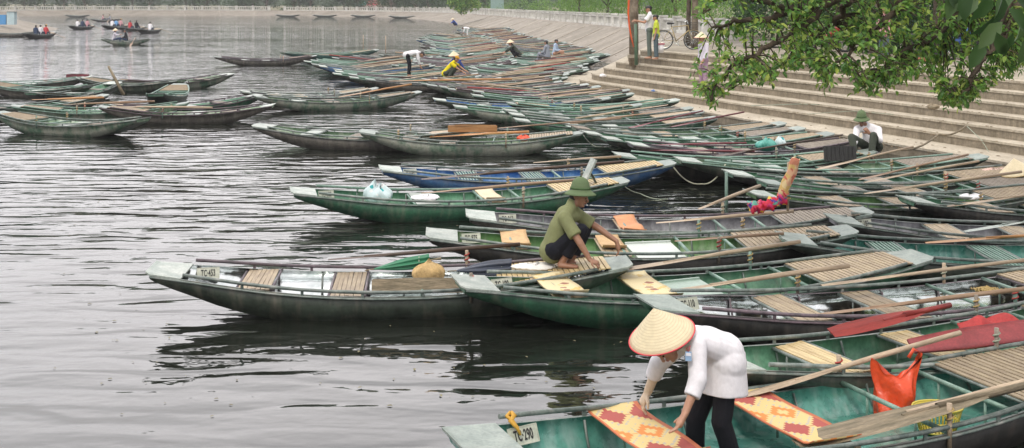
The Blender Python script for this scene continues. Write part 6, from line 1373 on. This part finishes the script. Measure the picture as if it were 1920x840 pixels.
l7 = limb([P(1600, -5, dT), P(1560, 45, dT+.4), P(1520, 80, dT+.4), P(1480, 105, dT+.4), P(1450, 130, dT+.3)], .04, .01)
l8 = limb([P(1720, -35, dT), P(1690, -120, dT), P(1600, -200, dT+.5), P(1500, -260, dT+.8)], .1, .03)
l9 = limb([P(1950, -95, 14.1), P(1900, -250, 14), P(1800, -400, 14), P(1700, -520, 14)], .14, .04)
for q, r_ in LB: tb.tube(q, r_, 8)
allp = [(p, r_[i]) for q, r_ in LB for i, p in enumerate(q)]
BOT = [(1296, 178), (1312, 196), (1340, 200), (1365, 160), (1395, 150), (1425, 152), (1450, 165), (1468, 142), (1500, 122), (1522, 128), (1545, 166), (1600, 172), (1640, 180), (1668, 165), (1692, 158), (1715, 140), (1745, 150), (1772, 196), (1800, 200), (1835, 185), (1860, 160), (1895, 138), (1960, 120)]
lf = MB(); twg = MB()
def twig(e, nl, ln):
    s0, r_ = min(allp, key=lambda t: (t[0]-e).length); v = e - s0
    if v.length > 1.6: s0 = e + (s0-e).normalized()*1.0
    mid = s0.lerp(e, .5) + Vector((0, 0, .10)) ; pts = []
    for k in range(7): u = k/6; pts.append(s0*(1-u)**2 + mid*2*u*(1-u) + e*u*u)
    twg.tube(pts, [.010, .009, .008, .007, .006, .004, .003], 4)
    for k in range(nl):
        u = .25 + .75*k/max(nl-1, 1); p = s0*(1-u)**2 + mid*2*u*(1-u) + e*u*u + Vector((rnd.gauss(0, .03), rnd.gauss(0, .03), rnd.gauss(0, .03))); d = (e-s0).normalized()*.5 + Vector((rnd.uniform(-1, 1), rnd.uniform(-1, 1), rnd.uniform(-.9, .35)))
        L_ = ln*rnd.uniform(.65, 1.25); add_leaf(lf, p, d, Vector((rnd.uniform(-.7, .7), rnd.uniform(-.9, .3), 1)), L_, L_*.52, .2)
for k in range(660):
    x = rnd.uniform(1300, 1950) if k % 3 else rnd.uniform(1480, 1930); b = interp(x, BOT); 
    y = b - (rnd.random()**1.25)*(b + 60); 
    if rnd.random() < .28: y = b - rnd.uniform(0, 22)
    # open windows in the foliage
    if (1440 < x < 1475 and 55 < y < 110) or (1560 < x < 1600 and y > 150) or (1415 < x < 1440 and 120 < y < 140 ): continue
    e = P(x, y, dT + rnd.uniform(-.9, .7)) - O; twig(e, rnd.randint(9, 15), .082)
for k in range(420):                      # the part of the crown above the picture
    e = P(rnd.uniform(1250, 2500), rnd.uniform(-900, -80), dT + rnd.uniform(-1.5, 2.5)) - O; leaf_cloud(lf, rnd, e, .45, 22, .12)
tb.build('trunk', BARK, root); cr_ = lf.build('crown', LEAF_A, root); twg.build('twigs', BARK, cr_)
# the near branch at the right edge
rnd = random.Random(77); O2 = Vector((4.6, -3.6, 1.3)); root = empty('near_tree', O2, 0, 'nearer tree whose large dark leaves hang at the upper right corner', 'tree'); t2 = MB(); t2.tube([(0, 0, -.2), (-.1, .2, 1.0), (-.2, .4, 2.4), (-.3, .6, 4.0)], [.22, .18, .15, .12], 12)
pts = [O2 + V3(-.2, .4, 2.4), V3(3.6, -.5, 4.3), V3(2.9, 2.5, 4.3), P(2000, -120, 5.2), P(1905, -20, 5.3), P(1880, 40, 5.3), P(1850, 78, 5.2)]; t2.tube([p-O2 for p in pts], [.10, .07, .045, .03, .014, .009, .005], 7)
pts2 = [P(2000, -120, 5.2), P(1960, 10, 5.0), P(1930, 70, 5.0)]; t2.tube([p-O2 for p in pts2], [.02, .01, .005], 6)
lf = MB()
for (x, y, dx, dy, ln) in [(1905, -20, -.7, -.7, .17), (1890, 15, .8, -.8, .17), (1880, 40, -.8, -.9, .18), (1868, 60, .5, -1, .16), (1850, 78, -.6, -1, .17), (1930, 60, -.1, -1, .18), (1925, 20, .5, -.9, .17), (1905, 0, .9, -.4, .18), (1860, -10, -.6, -1, .17), (1820, -25, -.3, -1, .18), (1790, -20, -.3, -1, .16), (1880, -10, -.2, -1, .17), (1915, 30, .1, -1, .17), (1835, 0, -.9, -.7, .15), (1865, 30, -.7, -.8, .15), (1775, -30, .4, -1, .15), (1900, 60, -.5, -1, .16)]:
    add_leaf(lf, P(x, y, 5.15 + rnd.uniform(-.15, .15)) - O2, Vector((dx, rnd.uniform(-.3, .3), dy)), Vector((rnd.uniform(-.9, .9), -1, rnd.uniform(-.2, .8))), ln*.85, ln*.42, .3)
for k in range(160):
    u = rnd.random(); e = (P(2000, -120, 5.2).lerp(V3(3.2, 1.5, 4.5), u)) - O2 + Vector((rnd.gauss(0, .5), rnd.gauss(0, .5), abs(rnd.gauss(0, .5)))); add_leaf(lf, e, Vector((rnd.uniform(-1, 1), rnd.uniform(-1, 1), rnd.uniform(-1, .2))), Vector((0, 0, 1)), .16, .10)
lf.sm = [True]*len(lf.sm); t2.build('trunk', BARK, root); lf.build('crown', leafmat('near_leaves', [(.03, .07, .02), (.05, .11, .03), (.09, .15, .05)], .5, .3), root)

# ------------------------------------------------------------------ fallen leaves on the steps, scum on the water
m = MB(); r2 = random.Random(51)
for k in range(420):
    x = r2.uniform(1120, 1915); y = r2.uniform(105, 300)
    p = step_pt(x, y); q_ = Vector((p.x, p.y)) - CORN
    if q_.dot(NRM) < -3.3 or q_.dot(NRM) > 4: continue
    lv = [z for z in (Z0 + RIS*j for j in range(NST+1))]; 
    add_leaf(m, p + Vector((0, 0, .012)), Vector((r2.uniform(-1, 1), r2.uniform(-1, 1), .02)), Vector((0, 0, 1)), r2.uniform(.05, .11), r2.uniform(.03, .06), .05)
tag(m.build('fallen_leaves', mat('dry_leaves', (.22, .15, .07), .8, var=.5, nscale=3)), 'dry fallen leaves scattered over the steps', 'leaves', kind='stuff')
m = MB()
for k in range(150):
    x = r2.uniform(100, 1250); y = r2.uniform(300, 780); p = W(x, y, .006); s_ = r2.uniform(.008, .03); add_leaf(m, p, Vector((r2.uniform(-1, 1), r2.uniform(-1, 1), 0)), Vector((0, 0, 1)), s_*2, s_, .02)
tag(m.build('floating_debris', mat('floating_scraps', (.20, .18, .10), .8, var=.5, nscale=3)), 'tiny scraps floating on the water', 'debris', kind='stuff')
# ------------------------------------------------------------------ damp air over the lake
hm = bpy.data.materials.new('haze'); hm.use_nodes = True; t = hm.node_tree; t.nodes.clear(); o_ = t.nodes.new('ShaderNodeOutputMaterial'); v = t.nodes.new('ShaderNodeVolumePrincipled')
v.inputs['Color'].default_value = (.86, .88, .90, 1); v.inputs['Density'].default_value = .0006; v.inputs['Anisotropy'].default_value = .2; t.links.new(v.outputs[0], o_.inputs['Volume'])
hb = MB().box((0, 900, 74), (5200, 3400, 152)).build('haze', hm); tag(hb, kind='stuff'); hb['label'] = 'thin pale haze over the lake and hills'
